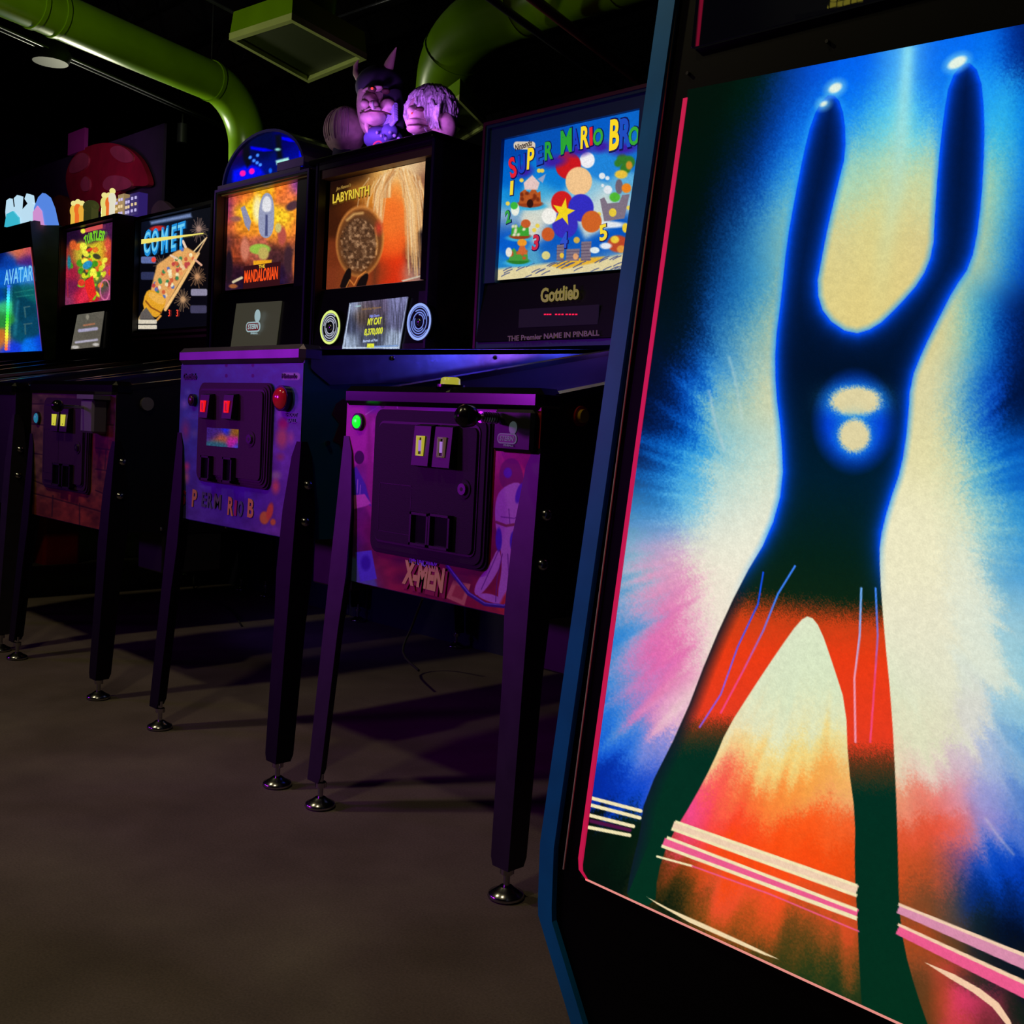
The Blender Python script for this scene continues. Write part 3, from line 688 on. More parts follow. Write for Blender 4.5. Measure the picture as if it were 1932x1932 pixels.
def backbox(r, X, xl, xr, zb, zt, y0=1.10, y1=1.38, m=None, rim=.022, inner=.05, side=None, bezel=None, name='backbox', edge=None):
    """open-fronted head: xl..xr and y in the machine's own frame"""
    m = m or SATIN; mb = MB()
    mb.box((xl, y0, zb), (xl+rim, y1, zt), m); mb.box((xr-rim, y0, zb), (xr, y1, zt), side or m)
    mb.box((xl+rim, y0, zt-rim), (xr-rim, y1, zt), m); mb.box((xl+rim, y0, zb), (xr-rim, y1, zb+.02), m)
    mb.box((xl+rim, y1-.02, zb+.02), (xr-rim, y1, zt-rim), m)
    bb = mb.build(name, r)
    if edge:
        mb = MB(); e = .010
        mb.box((xl-.001, y0-.004, zb), (xl+e, y0+.002, zt-e), edge); mb.box((xr-e, y0-.004, zb), (xr+.001, y0+.002, zt-e), edge); mb.box((xl, y0-.004, zt-e), (xr, y0+.002, zt+.001), edge)
        mb.build('edge_trim', bb)
    return bb
def quadYs(pts, Y): return [(at(px, py, Y)[0], Y, at(px, py, Y)[1]) for px, py in pts]
def wpt(px, py, Y): a = at(px, py, Y); return (a[0], Y, a[1])

# ---------- 1. the nearest machine: comic-book front
XX = -1.62
r = machine(XX, 'pinball machine nearest the arcade cabinet, pink and red front with glowing green button', W=.585, zb=.505, zf=.925, zr=1.14, legtop=.82)
R0 = np.array([XX, 1.4, 0])
def XL(px, py, Y=1.4): a = at(px, py, Y); return a[0]-XX, a[1]
def paint_x(A):
    A.field([(660, 760, 120, 20, 110), (700, 770, 150, 40, 130), (760, 765, 110, 20, 90), (850, 770, 90, 30, 150), (940, 765, 150, 30, 120), (1000, 765, 190, 40, 60), (1030, 770, 150, 40, 40),
             (665, 850, 190, 50, 160), (700, 860, 190, 60, 170), (660, 920, 60, 40, 150), (700, 930, 180, 50, 120), (670, 970, 130, 50, 150), (700, 1000, 120, 20, 70), (660, 1030, 60, 40, 130), (700, 1060, 150, 40, 60), (740, 1080, 150, 40, 60), (680, 1090, 90, 110, 170),
             (860, 1090, 130, 20, 50), (930, 1120, 150, 30, 50), (980, 880, 190, 35, 50), (960, 950, 170, 30, 50), (940, 850, 200, 50, 130), (1010, 900, 200, 40, 50), (950, 1050, 130, 20, 40), (960, 1150, 190, 60, 60), (1010, 1000, 170, 30, 40), (1010, 1150, 170, 50, 40)], 22)
    n = fbm(A.x*.05, A.y*.05, 21, 3)[:, None]; A.c *= (.75+.5*n)
    A.poly([(652, 745), (690, 745), (712, 800), (680, 870), (652, 900)], (205, 60, 185), 3, .6)
    A.poly([(692, 745), (735, 745), (700, 800), (712, 1000), (690, 960)], (170, 50, 140), 3, .5)
    A.line([(690, 782), (742, 748)], 1.6, (230, 190, 230)); A.line([(745, 750), (750, 770)], 2, (220, 150, 230)); A.line([(798, 750), (795, 768)], 2, (120, 120, 235))
    A.poly([(655, 895), (672, 880), (690, 915), (700, 955), (680, 940), (656, 950)], (60, 60, 190), 3)
    A.poly([(660, 935), (688, 932), (700, 950), (690, 955), (662, 962)], (220, 110, 205), 2)
    A.line([(675, 905), (674, 930)], 1.4, (200, 170, 235)); A.line([(680, 915), (679, 932)], 1.2, (200, 170, 235))
    for cx, cy, rx, ry in ((880, 765, 40, 16), (790, 762, 20, 10), (705, 770, 16, 10)): A.ell(cx, cy, rx, ry, (95, 40, 170), 9, 0, .6)
    A.poly([(652, 1048), (700, 1060), (712, 1110), (652, 1100)], (90, 120, 180), 6)
    A.poly([(670, 1042), (701, 1038), (711, 1092), (680, 1098)], (90, 90, 235), 1.6); A.ell(690, 1062, 9, 14, (50, 40, 190), 5)
    A.poly([(855, 1095), (888, 1102), (876, 1143), (842, 1128)], (215, 140, 110), 1.6); A.poly([(860, 1104), (880, 1108), (872, 1132), (852, 1124)], (180, 80, 70), 3)
    for k in range(9):
        a = k*.8; A.ell(760+30*math.sin(a*3)+k*12, 1075+16*math.cos(a*2), 22, 12, (165, 50, 55) if k % 2 else (105, 22, 60), 9, 0, .6)
    # abstract pale drape with blue and dark red shapes
    V = (205, 140, 235); BL = (50, 40, 215); HR = (120, 30, 45)
    A.poly(smooth_poly([(948, 868), (975, 862), (990, 900), (984, 930), (950, 925), (940, 900)], 2), HR, 2)
    A.poly(smooth_poly([(945, 920), (985, 905), (992, 950), (982, 985), (990, 1010), (965, 1040), (975, 1100), (965, 1140), (935, 1140), (950, 1060), (935, 1000), (933, 950)], 2), V, 1.6)
    A.poly(smooth_poly([(948, 1060), (930, 1095), (905, 1125), (893, 1120), (900, 1095), (925, 1065), (940, 1030)], 2), V, 1.6)
    A.poly(smooth_poly([(896, 1122), (920, 1135), (950, 1142), (950, 1130), (920, 1118)], 2), V, 1.6)
    A.poly(smooth_poly([(958, 1050), (973, 1055), (976, 1100), (966, 1120), (962, 1080)], 2), V, 1.6)
    A.ell(981, 930, 7, 20, BL, 2, .3); A.ell(941, 1018, 6, 22, BL, 2); A.ell(970, 1022, 8, 20, BL, 2); A.ell(958, 892, 8, 10, BL, 3)
    for P in ([(940, 1040), (925, 1075), (908, 1112)], [(948, 1045), (938, 1090), (935, 1135)], [(960, 960), (962, 990)], [(945, 975), (970, 978), (984, 972)], [(958, 1045), (960, 1090)]): A.line(P, 1.5, (105, 40, 150), 1)
    A.line([(936, 985), (955, 992), (982, 988)], 5, (140, 70, 60), 1.5)
    A.poly([(938, 1150), (950, 1125), (975, 1090), (985, 1100), (985, 1165), (960, 1160)], (210, 60, 45), 5)
    A.line([(844, 1068), (862, 1092), (884, 1120), (915, 1140), (950, 1144), (985, 1133)], 7, (45, 35, 150), 1.4); A.line([(844, 1066), (862, 1090), (884, 1118), (915, 1138), (950, 1142), (985, 1131)], 2.4, (120, 110, 235), 1.2)
    for cx in (722, 934): A.ell(cx, 765, 4, 5, (8, 6, 12), 1.2)
    A.ell(678, 863, 9, 12.5, (12, 8, 18), 1.2)
    A.speckle(.08, .5)
    A.c = A.c*1.0
zt_ = .895; zb_ = .507; Wp = .2915
printed_panel('front_artwork', [(XX-Wp, 1.3975, zt_), (XX+Wp, 1.3975, zt_), (XX+Wp, 1.3975, zb_), (XX-Wp, 1.3975, zb_)], .0013, paint_x, PRINT, r, .002, R0)
dx0, dz1 = XL(716, 772); dx1, _z = XL(938, 775); _x, dz0 = XL(712, 1040)
sl = []
for px, py in ((823, 842), (863, 845)): sl.append((*XL(px, py), .050, .078))
rt = [(*XL(812, 998), .056, .066), (*XL(850, 1003), .062, .068)]
pl = XL(732, 910); pl2 = XL(788, 1010)
YEL = glow('slot_yellow', (170, 160, 45)); VIO = glow('slot_violet', (150, 110, 190))
coin_door(r, dx0, dx1, dz0, dz1, .024, XL(891, 923), sl, rt, (pl[0], pl2[1], pl2[0], pl[1]), (YEL, VIO, glow('slot_brown', (80, 62, 50))))
gx, gz = XL(680, 796)
mb = MB(); mb.prism(circ(gx, gz, .0185), XZ, -.010, 0, SATIN); mb.ball((gx, -.009, gz), (.0145, .008, .0145), glow('green_glow', (10, 230, 40), 1.3), 20, 10); mb.build('start_button', r)['label'] = 'glowing green start button'
mb = MB()
text_mesh(mb, 'X-MEN', .066, mat('comic_red', (.30, .02, .03), .5), face_M(*(lambda a: (a[0]+.003, -.0045, a[1]-.007))(XL(804, 1090)), rot=-.02), shear=.15, bold=.07, width=.135)
text_mesh(mb, 'X-MEN', .064, mat('comic_yellow', (.75, .60, .14), .5), face_M(*(lambda a: (a[0], -.0058, a[1]))(XL(803, 1089)), rot=-.02), shear=.15, bold=.05, width=.130)
text_mesh(mb, 'THE UNCANNY', .019, mat('comic_blue', (.3, .35, .95), .5), face_M(*(lambda a: (a[0], -.0058, a[1]))(XL(802, 1062)), rot=-.05), bold=.03, width=.088)
mb.build('title_lettering', r)
# plunger and its housing with the maker badge
hx0, hz1 = XL(944, 772); hx1, _q = XL(1022, 772); _q, hz0 = XL(960, 852)
mb = MB(); mb.box((hx0+.004, -.022, hz0), (hx1, -.003, hz1), SATIN, bev=.006); hb = mb.build('plunger_housing', r)
logo_badge(hb, XX, hx0+.045, hz0+.024, -.0225, .050, dim=.35)
kx, kz = XL(958, 790)
mb = MB(); mb.tube([(kx, -.02, kz), (kx, -.105, kz)], .004, STEEL, 10)
for k in range(7): mb.prism(circ(kx, kz, .011, 16), XZ, -.030-k*.006, -.033-k*.006, STEEL)
mb.tube([(kx, -.075, kz), (kx, -.082, kz), (kx, -.092, kz), (kx, -.110, kz), (kx, -.120, kz), (kx, -.124, kz)], [.008, .010, .019, .021, .015, .002], BLACK, 20)
mb.build('plunger', r)
mb = MB(); mb.tube([(.02, .018, .929), (.02, .018, .934)], .030, BLACK, 20); mb.tube([(.02, .018, .934), (.02, .018, .946), (.02, .018, .949)], [.020, .019, .014], glow('amber_button', (165, 160, 50)), 16); mb.build('action_button', r)
mb = MB(); y_, z_ = at_x(1093, 785, XX+.2925); y_ -= 1.4
mb.tube([(.291, y_, z_), (.299, y_, z_)], .019, mat('red_plastic', (.35, .01, .01), .4), 18); mb.tube([(.299, y_, z_), (.306, y_, z_)], .0125, mat('yellow_plastic', (.55, .33, .02), .4), 16); mb.build('flipper_button', r)
# coin box hanging under the right side
def underbox(r, X, W, zb, name='hanging_box', ys=(.16, .36)):
    mb = MB(); x = W/2-.005
    mb.box((x-.16, ys[0], zb-.13), (x, ys[1], zb-.004), mat('grey_metal_box', (.02, .02, .022), .5, .3, noise=.2, scale=20), bev=.004)
    mb.box((x-.17, ys[0]-.03, zb-.006), (x+.004, ys[1]+.03, zb), SATIN)
    o = mb.build(name, r)
    for y in (ys[0]-.01, ys[1]+.01):
        mb = MB(); mb.ball((x+.006, y, zb+.008), .006, CHROME, 8, 6); mb.build('bolt', o)
underbox(r, XX, .585, .505)
bb = backbox(r, XX, -.355, .355, 1.14, 1.88)
def paint_gen(A): A.field([(1200, 300, 60, 30, 200), (1400, 300, 30, 60, 240), (1600, 400, 220, 60, 160), (1300, 500, 20, 40, 220)], 60)
printed_panel('backglass', [(XX-.33, 2.55, 1.85), (XX+.33, 2.55, 1.85), (XX+.33, 2.55, 1.37), (XX-.33, 2.55, 1.37)], .01, paint_gen, LIT, r, .006, R0)
mb = MB(); mb.box((-.33, 1.13, 1.16), (.33, 1.15, 1.36), BLACK); sp_ = mb.build('speaker_panel', r)
mb = MB(); mb.box((-.14, 1.124, 1.18), (.14, 1.13, 1.33), glow('overbright_blue_display', (30, 40, 235), 5)); mb.build('display', sp_)  # hidden screen, overbright so the next machine's steel rail reflects blue
for x_ in (-.25, .25):
    mb = MB(); mb.prism(circ(x_, 1.25, .035), XZ, 1.118, 1.13, glow('violet_rail_glow', (70, 50, 255), 16)); mb.build('rail_glow_disc', sp_)  # glowing discs added on the hidden head to light the neighbouring rail

for x_, c_, e_ in ((-.27, (.06, .08, 1), .9), (-.02, (.35, .12, 1), .6), (.24, (.06, .08, 1), .9)):  # added lamps below the hidden head, placed for glints on the steel rail
    l_ = bpy.data.lights.new('rail_glint_lamp', 'POINT'); l_.color = c_; l_.energy = e_; l_.shadow_soft_size = .015
    o_ = bpy.data.objects.new('rail_glint_lamp', l_); COL.objects.link(o_); o_.location = (XX+x_, 2.465, 1.135)

# ---------- 2. blue machine with the painted letters
XM = -2.372
BOXB = mat('blue_cabinet_paint', (.003, .09, .17), .45, noise=.15, scale=6)
r = machine(XM, 'blue pinball machine with steel side rails and a domed red button', W=.575, zb=.572, zf=1.02, zr=1.118, side=BOXB, railm=STEEL, lockm=mat('satin_steel_bar', (.22, .18, .24), .42, 1, noise=.15), rail_drop=.085, legm=mat('dark_leg_metal', (.007, .005, .012), .5, .2, noise=.2, scale=20, spec=.2), legtop=.80, boltz=(.70, .615))
RM = np.array([XM, 1.4, 0])
def ML(px, py, Y=1.4): a = at(px, py, Y); return a[0]-XM, a[1]
def paint_m(A):
    A.field([(345, 700, 10, 70, 130), (450, 690, 15, 80, 150), (560, 700, 20, 75, 150), (345, 800, 40, 90, 160), (540, 800, 90, 80, 160), (340, 900, 70, 80, 160), (530, 880, 110, 80, 160), (345, 960, 80, 70, 150), (440, 960, 70, 50, 140), (500, 990, 120, 90, 150), (380, 975, 100, 90, 160), (460, 940, 50, 40, 170)], 40)
    n = fbm(A.x*.06, A.y*.06, 33, 3)[:, None]; A.c *= (.8+.4*n)
    for cx, cy, rx, ry, c_, o_ in ((348, 762, 7, 10, (140, 140, 200), .6), (355, 740, 6, 6, (120, 150, 200), .4), (350, 812, 10, 22, (130, 80, 110), .5), (367, 818, 7, 9, (120, 130, 150), .4), (352, 880, 6, 8, (205, 90, 110), .7), (352, 900, 5, 11, (210, 140, 110), .6),
                                    (527, 782, 6, 12, (170, 120, 200), .6), (534, 800, 10, 12, (165, 30, 70), .7), (532, 826, 12, 22, (190, 110, 90), .6), (549, 826, 6, 12, (205, 120, 130), .5), (529, 862, 8, 8, (150, 80, 80), .5), (521, 897, 10, 9, (150, 150, 150), .7), (520, 918, 8, 14, (210, 110, 90), .7), (545, 785, 8, 4, (120, 90, 190), .6), (365, 782, 9, 2, (120, 120, 200), .5), (365, 788, 9, 2, (120, 120, 200), .5)):
        A.ell(cx, cy, rx, ry, c_, 6, 0, o_)
    A.ell(499, 977, 9, 12, (215, 150, 30), 3); A.ell(509, 965, 6, 16, (220, 110, 30), 3, .2); A.ell(515, 985, 5, 6, (215, 140, 30), 3)
    A.poly(rrect(531, 703, 566, 717, 5), (150, 140, 180), 1.4)
    for cx in (427, 477):
        for cy in (689, 709): A.ell(cx, cy, 2.6, 3.4, (5, 20, 50), 1.2)
    A.speckle(.08, .5)
Wm = .2865
printed_panel('front_artwork', [(XM-Wm, 1.3975, .980), (XM+Wm, 1.3975, .980), (XM+Wm, 1.3975, .574), (XM-Wm, 1.3975, .574)], .0016, paint_m, PRINT, r, .002, RM)
lets = [('S', 348, 940, (150, 20, 50), 12), ('P', 369, 942, (190, 150, 40), 11), ('E', 387, 944, (50, 80, 80), 10), ('R', 398, 946, (60, 90, 70), 11), ('M', 413, 948, (70, 90, 60), 15), ('R', 437, 957, (200, 160, 40), 12), ('I', 447, 960, (150, 30, 70), 5), ('O', 456, 962, (50, 90, 90), 11), ('B', 475, 961, (200, 160, 40), 12)]
for ch, px, py, c_, w_ in lets:
    x, z = ML(px, py); h = .062 if ch in 'PRB' and c_[0] > 180 else .052
    mb = MB(); text_mesh(mb, ch, h, mat('letter_%s_%d' % (ch, px), lc(*c_), .5), face_M(x, -.004, z, rot=-.05), bold=.03, width=w_*.00222)
    mb.build('title_letter', r)
mb = MB()
text_mesh(mb, 'Nintendo', .016, mat('ink', (.01, .01, .05), .5), face_M(*(lambda a: (a[0], -.004, a[1]))(ML(548, 710))), width=.062)
mb.build('small_lettering', r); mb = MB()
text_mesh(mb, 'Gottlieb', .022, mat('ink', (.01, .01, .05), .5), face_M(*(lambda a: (a[0], -.004, a[1]))(ML(361, 711))), bold=.03, width=.07)
mb.build('small_lettering', r); mb = MB()
text_mesh(mb, 'SHOOT', .012, mat('ink2', (.15, .12, .35), .5), face_M(*(lambda a: (a[0], -.004, a[1]))(ML(552, 783))), width=.05)
text_mesh(mb, 'BALL', .012, mat('ink2', (.15, .12, .35), .5), face_M(*(lambda a: (a[0], -.004, a[1]))(ML(553, 794))), width=.036)
mb.build('small_lettering', r)
dx0, dz1 = ML(383, 722); dx1, _z = ML(520, 726); _x, dz0 = ML(367, 905)
sl = [(*ML(411, 768), .044, .058), (*ML(456, 769), .044, .058)]
rt = [(*ML(407, 883), .044, .062), (*ML(449, 887), .044, .062)]
REDG = glow('slot_red', (235, 20, 25), 1)
dr = coin_door(r, dx0, dx1, dz0, dz1, .016, ML(488, 829), sl, rt, None, (REDG, glow('slot_red_dim', (150, 10, 10))), fm=mat('purple_grey_door', (.035, .014, .035), .55, noise=.1, scale=400, bump=.08, spec=.2))
def paint_w(A):
    A.field([(410, 815, 60, 30, 120), (418, 825, 170, 80, 50), (427, 812, 20, 30, 220), (440, 815, 150, 90, 30), (455, 815, 130, 90, 20), (462, 830, 90, 20, 120), (440, 832, 180, 30, 150), (415, 842, 40, 90, 120), (450, 845, 60, 60, 190)], 6)
    A.speckle(.4, .5)
a = ML(406, 807); b = ML(464, 846)
printed_panel('instruction_window', [(XM+a[0], 1.377, a[1]), (XM+b[0], 1.377, a[1]), (XM+b[0], 1.377, b[1]), (XM+a[0], 1.377, b[1])], .002, paint_w, art_mat('dim_lit_print', True, .8), dr, .002, RM)
x, z = ML(541, 752)
mb = MB(); mb.tube([(x, 0, z), (x, -.018, z)], .030, BLACK, 24); mb.ball((x, -.016, z), (.026, .016, .026), mat('red_dome', (.45, .01, .02), .15, emit=lc(110, 5, 20), strength=.5, coat=1), 20, 12); mb.build('shoot_button', r)['label'] = 'domed red button'
x, z = ML(368, 755); mb = MB(); mb.tube([(x, 0, z), (x, -.012, z)], .016, BLACK, 20); mb.ball((x, -.011, z), (.012, .006, .012), mat('dark_red', (.08, .01, .03), .3), 14, 8); mb.build('start_button', r)
y_, z_ = at_x(617, 836, XM+.2875); mb = MB(); mb.tube([(.287, y_-1.4, z_), (.293, y_-1.4, z_)], .006, CHROME, 12); mb.build('side_latch', r)
mb = MB(); P = []
for px, py in ((648, 752), (668, 775), (655, 800), (664, 845), (645, 850), (640, 838), (628, 832), (640, 800), (626, 782), (634, 762)): P.append(tuple(np.array(at_x(px, py, XM+.2875))-np.array([1.4, 0])))
mb.prism(P, YZ, .2875, .2885, mat('dark_red_print', (.06, .004, .01), .5)); mb.build('side_artwork', r)
underbox(r, XM, .575, .572)
bb = backbox(r, XM, -.372, .355, 1.128, 1.895, 1.15-.02, 1.40, BOXB, .02, edge=mat('magenta_edge', (.16, .006, .05), .4, noise=.1))
BLUE_IN = mat('blue_inner_frame', (.004, .075, .22), .5, noise=.1)
mb = MB(); a = at(958, 266, 2.57); b_ = at(1217, 211, 2.57); c_ = at(930, 531, 2.57)
tx0, tz1, tz0 = a[0], a[1], c_[1]; tx1 = -2.075
mb.box((-.352, 1.14, tz0-.01), (tx0-XM, 1.18, 1.875), BLUE_IN); mb.box((tx1-XM, 1.14, tz0-.01), (.335, 1.18, 1.875), BLUE_IN); mb.box((tx0-XM, 1.14, tz1), (tx1-XM, 1.18, 1.875), BLUE_IN)
mb.build('inner_frame', bb)
def paint_mario(A):
    A.field([(960, 280, 0, 70, 170), (1040, 265, 5, 80, 180), (1120, 240, 5, 90, 195), (1215, 215, 10, 100, 200), (955, 330, 0, 100, 200), (1040, 330, 10, 120, 210), (1130, 300, 30, 130, 215), (1200, 290, 20, 110, 200), (950, 380, 20, 140, 215), (1020, 370, 60, 165, 215), (1100, 370, 110, 185, 220), (1190, 360, 90, 170, 215), (945, 410, 190, 205, 205), (1030, 398, 215, 218, 205), (1110, 385, 200, 215, 215), (1190, 385, 180, 205, 210), (942, 425, 5, 75, 180), (1020, 418, 215, 215, 200), (1050, 430, 5, 85, 190), (1130, 400, 200, 215, 210), (1180, 420, 5, 80, 185), (960, 460, 5, 90, 200), (1050, 480, 5, 85, 190), (1160, 460, 5, 85, 190), (935, 500, 30, 130, 200), (1000, 500, 80, 160, 200), (1050, 495, 60, 120, 180), (1170, 485, 120, 160, 190)], 14)
    A.poly([(930, 508), (980, 503), (1040, 496), (1120, 490), (1185, 477), (1185, 510), (925, 540)], (222, 208, 158), 6); A.poly([(1035, 500), (1080, 488), (1140, 484), (1130, 494), (1060, 508)], (228, 175, 50), 4)
    rs = random.Random(4)
    for k in range(34):
        x = rs.uniform(935, 1180); y = 512-(x-935)*.085+rs.uniform(-10, 16); A.line([(x, y+4), (x+7, y), (x+15, y-3)], 2, (70, 80, 130), 1.2, .8)
    def isle(cx, cy, s, c_, c2, base=None):
        A.ell(cx, cy+s*.9, s*1.35, s*.35, (60, 170, 215), 3); A.ell(cx, cy+s*.72, s*1.05, s*.3, base or (150, 60, 25), 2)
        A.poly([(cx-s*.9, cy+s*.7), (cx-s*.8, cy-s*.2), (cx-s*.4, cy-s*.5), (cx-s*.1, cy-s*.1), (cx+s*.3, cy-s*.7), (cx+s*.6, cy-s*.2), (cx+s*.85, cy-s*.3), (cx+s*.9, cy+s*.7)], c_, 1.5)
        for q in range(7): A.ell(cx+rs.uniform(-.7, .7)*s, cy+rs.uniform(-.3, .6)*s, s*.16, s*.2, c2, 2, rs.random()*3, .7)
    isle(1000, 368, 23, (180, 85, 35), (120, 45, 20)); A.poly([(988, 345), (1004, 330), (1018, 345), (1014, 358), (990, 358)], (225, 195, 190), 2); A.poly([(1014, 338), (1030, 328), (1024, 345)], (150, 160, 190), 2); A.ell(1000, 384, 6, 8, (50, 20, 15), 1.5)
    isle(981, 432, 19, (60, 160, 50), (220, 215, 190)); A.ell(972, 395, 8, 12, (235, 238, 225), 2); A.ell(970, 388, 7, 7, (60, 180, 60), 2); A.ell(992, 422, 9, 8, (195, 90, 40), 2)
    isle(978, 478, 20, (70, 150, 60), (190, 80, 40), (40, 120, 40)); A.ell(985, 458, 9, 7, (235, 150, 40), 2); A.poly([(975, 480), (981, 464), (990, 464), (995, 480)], (205, 100, 50), 2); A.ell(960, 476, 6, 9, (230, 225, 215), 2)
    for x0, x1, t_ in ((1050, 1065, 462), (1068, 1094, 470), (1096, 1116, 456)): A.poly([(x0, 492), (x0+1, t_), (x1, t_-1), (x1-2, 492)], (125, 110, 125), 1.2); [A.line([(x0, y), (x1-1, y-1)], 1, (80, 65, 90)) for y in range(t_+5, 492, 6)]
    A.ell(1060, 482, 4, 5, (230, 190, 60), 1.5); A.ell(1086, 484, 5, 6, (225, 160, 110), 2); A.ell(1030, 482, 8, 8, (215, 205, 130), 2); A.ell(1122, 472, 9, 6, (225, 235, 235), 2); A.ell(1088, 453, 6, 6, (210, 170, 70), 2)
    A.poly([(1132, 376), (1140, 372), (1146, 384), (1168, 382), (1174, 368), (1188, 366), (1178, 412), (1140, 418)], (125, 112, 128), 1.5); A.ell(1156, 401, 7, 8, (230, 200, 60), 1.5); A.ell(1160, 372, 10, 9, (80, 180, 50), 3); A.ell(1150, 424, 30, 6, (225, 230, 235), 4)
    A.ell(1168, 352, 7, 14, (110, 95, 110), 2); A.ell(1182, 355, 9, 9, (235, 130, 30), 3)
    for cx, cy, s in ((1174, 300, 10), (1186, 306, 12), (1180, 318, 10), (1166, 308, 7)): A.ell(cx, cy, s, s, (50, 120, 40), 4)
    A.ell(1172, 329, 12, 8, (230, 190, 60), 3); A.ell(1187, 312, 6, 8, (200, 140, 40), 3)
    for cx, cy, s in ((1136, 332, 6), (1146, 336, 4), (1147, 358, 8), (1137, 350, 3)): A.ell(cx, cy, s, s, (225, 230, 235), 2)
    A.ell(1166, 460, 20, 16, (185, 70, 40), 4); A.ell(1160, 452, 8, 7, (235, 200, 60), 3); A.ell(1172, 470, 8, 7, (225, 150, 60), 3); A.ell(1143, 464, 11, 6, (225, 230, 240), 3); A.ell(1180, 430, 6, 9, (235, 200, 50), 2)
    for cx, cy in ((958, 384), (984, 340), (1017, 322), (1023, 322), (1008, 434), (1014, 426), (1130, 404), (1186, 392)): A.ell(cx, cy, 4, 4, (230, 205, 80), 1.5)
    # plain coloured discs and a star in the middle
    for cx, cy, rx, c_ in ((1108, 302, 14, (238, 236, 240)), (1072, 312, 24, (200, 24, 30)), (1092, 342, 25, (240, 195, 140)), (1060, 382, 20, (205, 28, 32)), (1096, 392, 24, (50, 45, 190)), (1066, 424, 24, (55, 45, 185)), (1036, 408, 14, (240, 238, 230)), (1116, 418, 19, (205, 98, 38)), (1034, 442, 12, (200, 88, 38))):
        A.ell(cx, cy, rx, rx*1.08, c_, 2.5)
    st = [(1063+(22 if k % 2 == 0 else 9)*math.sin(k*PI/5+.2), 400-(27 if k % 2 == 0 else 11)*math.cos(k*PI/5+.2)) for k in range(10)]
    A.poly(st, (240, 210, 30), 1.4)
    A.poly(rrect(969, 267, 1010, 282, 6), (215, 200, 180), 1.4)
    i = np.nonzero(A.y < 300)[0]
    for cx, cy, rx in ((985, 318, 18), (1040, 300, 26), (1090, 278, 26), (1130, 272, 20), (1175, 275, 30)): A.ell(cx+4, cy+5, rx, 12, (60, 30, 160), 8, -.2, .7)
    A.speckle(.10, .6)
YT = 2.555
printed_panel('backglass', [(tx0-.003, YT, tz1+.004), (tx1+.003, YT, tz1+.004), (tx1+.003, YT, tz0), (tx0-.003, YT, tz0)], .00125, paint_mario, LIT, r, .006, RM)
k = .00247
for ch, px, py, h, rot, w_, c_ in (('S', 967, 318, 34, .3, 13, (225, 30, 45)), ('U', 984, 311, 30, .1, 14, (20, 60, 190)), ('P', 1000, 301, 34, .0, 13, (250, 215, 30)), ('E', 1017, 296, 28, .12, 12, (25, 75, 190)), ('R', 1034, 286, 29, .06, 15, (40, 160, 50)),
                               ('M', 1068, 269, 37, .08, 20, (40, 160, 50)), ('A', 1086, 266, 32, .1, 13, (25, 60, 190)), ('R', 1102, 261, 34, .03, 15, (250, 215, 30)), ('I', 1115, 259, 28, .1, 5, (225, 30, 45)), ('O', 1128, 260, 25, .1, 17, (50, 165, 50)),
                               ('B', 1158, 257, 46, .02, 16, (250, 215, 30)), ('R', 1178, 254, 44, .03, 19, (25, 75, 190)), ('O', 1196, 258, 27, .1, 17, (50, 165, 50)), ('S', 1211, 258, 28, .1, 12, (225, 30, 45)),
                               ('1', 965, 356, 23, .0, 6, (245, 215, 40)), ('2', 958, 410, 21, .2, 10, (50, 160, 60)), ('3', 1010, 459, 24, -.1, 12, (205, 40, 60)), ('4', 1064, 455, 24, 0, 13, (40, 80, 200)), ('5', 1138, 440, 24, .15, 13, (245, 215, 40))):
    x, z = at(px, py, YT-.004); sz = h*k*1.12; mb = MB()
    text_mesh(mb, ch, sz*1.06, glow('ink_dark_blue', (10, 15, 80)), face_M(x-XM+.0015, YT-1.4-.0022, z-.001, rot), bold=.05, width=w_*.00236+.006, extrude=.0003)
    text_mesh(mb, ch, sz, glow('ink_%d_%d_%d' % c_, c_), face_M(x-XM, YT-1.4-.0036, z, rot), bold=.03, width=w_*.00236, extrude=.0003)
    mb.build('title_number' if ch in '12345' else 'title_letter', r)
mb = MB()
x, z = at(989, 275, YT); text_mesh(mb, 'Nintendo', .03, glow('ink_black', (40, 25, 30)), face_M(x-XM, YT-1.4-.003, z, .1), bold=.02, width=.078, extrude=.0003)
mb.build('small_lettering', r)
# score panel below the backglass
mb = MB(); mb.prism([(1.155, tz0-.012), (1.150, tz0-.012), (1.120, 1.15), (1.155, 1.15)], YZ, -.352, .335, mat('score_panel_black', (.003, .003, .008), .5, spec=.2)); sp_ = mb.build('score_panel', r)
mb = MB(); a = at(983, 567, 2.53); b = at(1129, 612, 2.53)
mb.box((a[0]-XM, 1.124, b[1]), (b[0]-XM, 1.1295, a[1]-.03), mat('score_window', (.004, .002, .006), .6, emit=lc(24, 15, 32), spec=.1));
for px in list(range(1027, 1038, 5))+list(range(1048, 1064, 6))+list(range(1068, 1088, 6)):
    x, z = at(px, 593, 2.52); mb.box((x-XM-.004, 1.122, z-.002), (x-XM+.004, 1.1255, z+.002), glow('red_segments', (255, 30, 50)))
mb.build('display', sp_)
mb = MB(); x, z = at(1053, 555, 2.52); text_mesh(mb, 'Gottlieb', .062, glow('dull_gold', (120, 110, 30)), face_M(x-XM, 1.126, z, .02), bold=.03, width=.165, extrude=.0008)
x, z = at(1040, 634, 2.51); text_mesh(mb, 'THE Premier NAME IN PINBALL', .024, glow('dim_gold', (62, 52, 26)), face_M(x-XM, 1.112, z, .02), width=.40, extrude=.0008)
mb.build('maker_lettering', sp_)

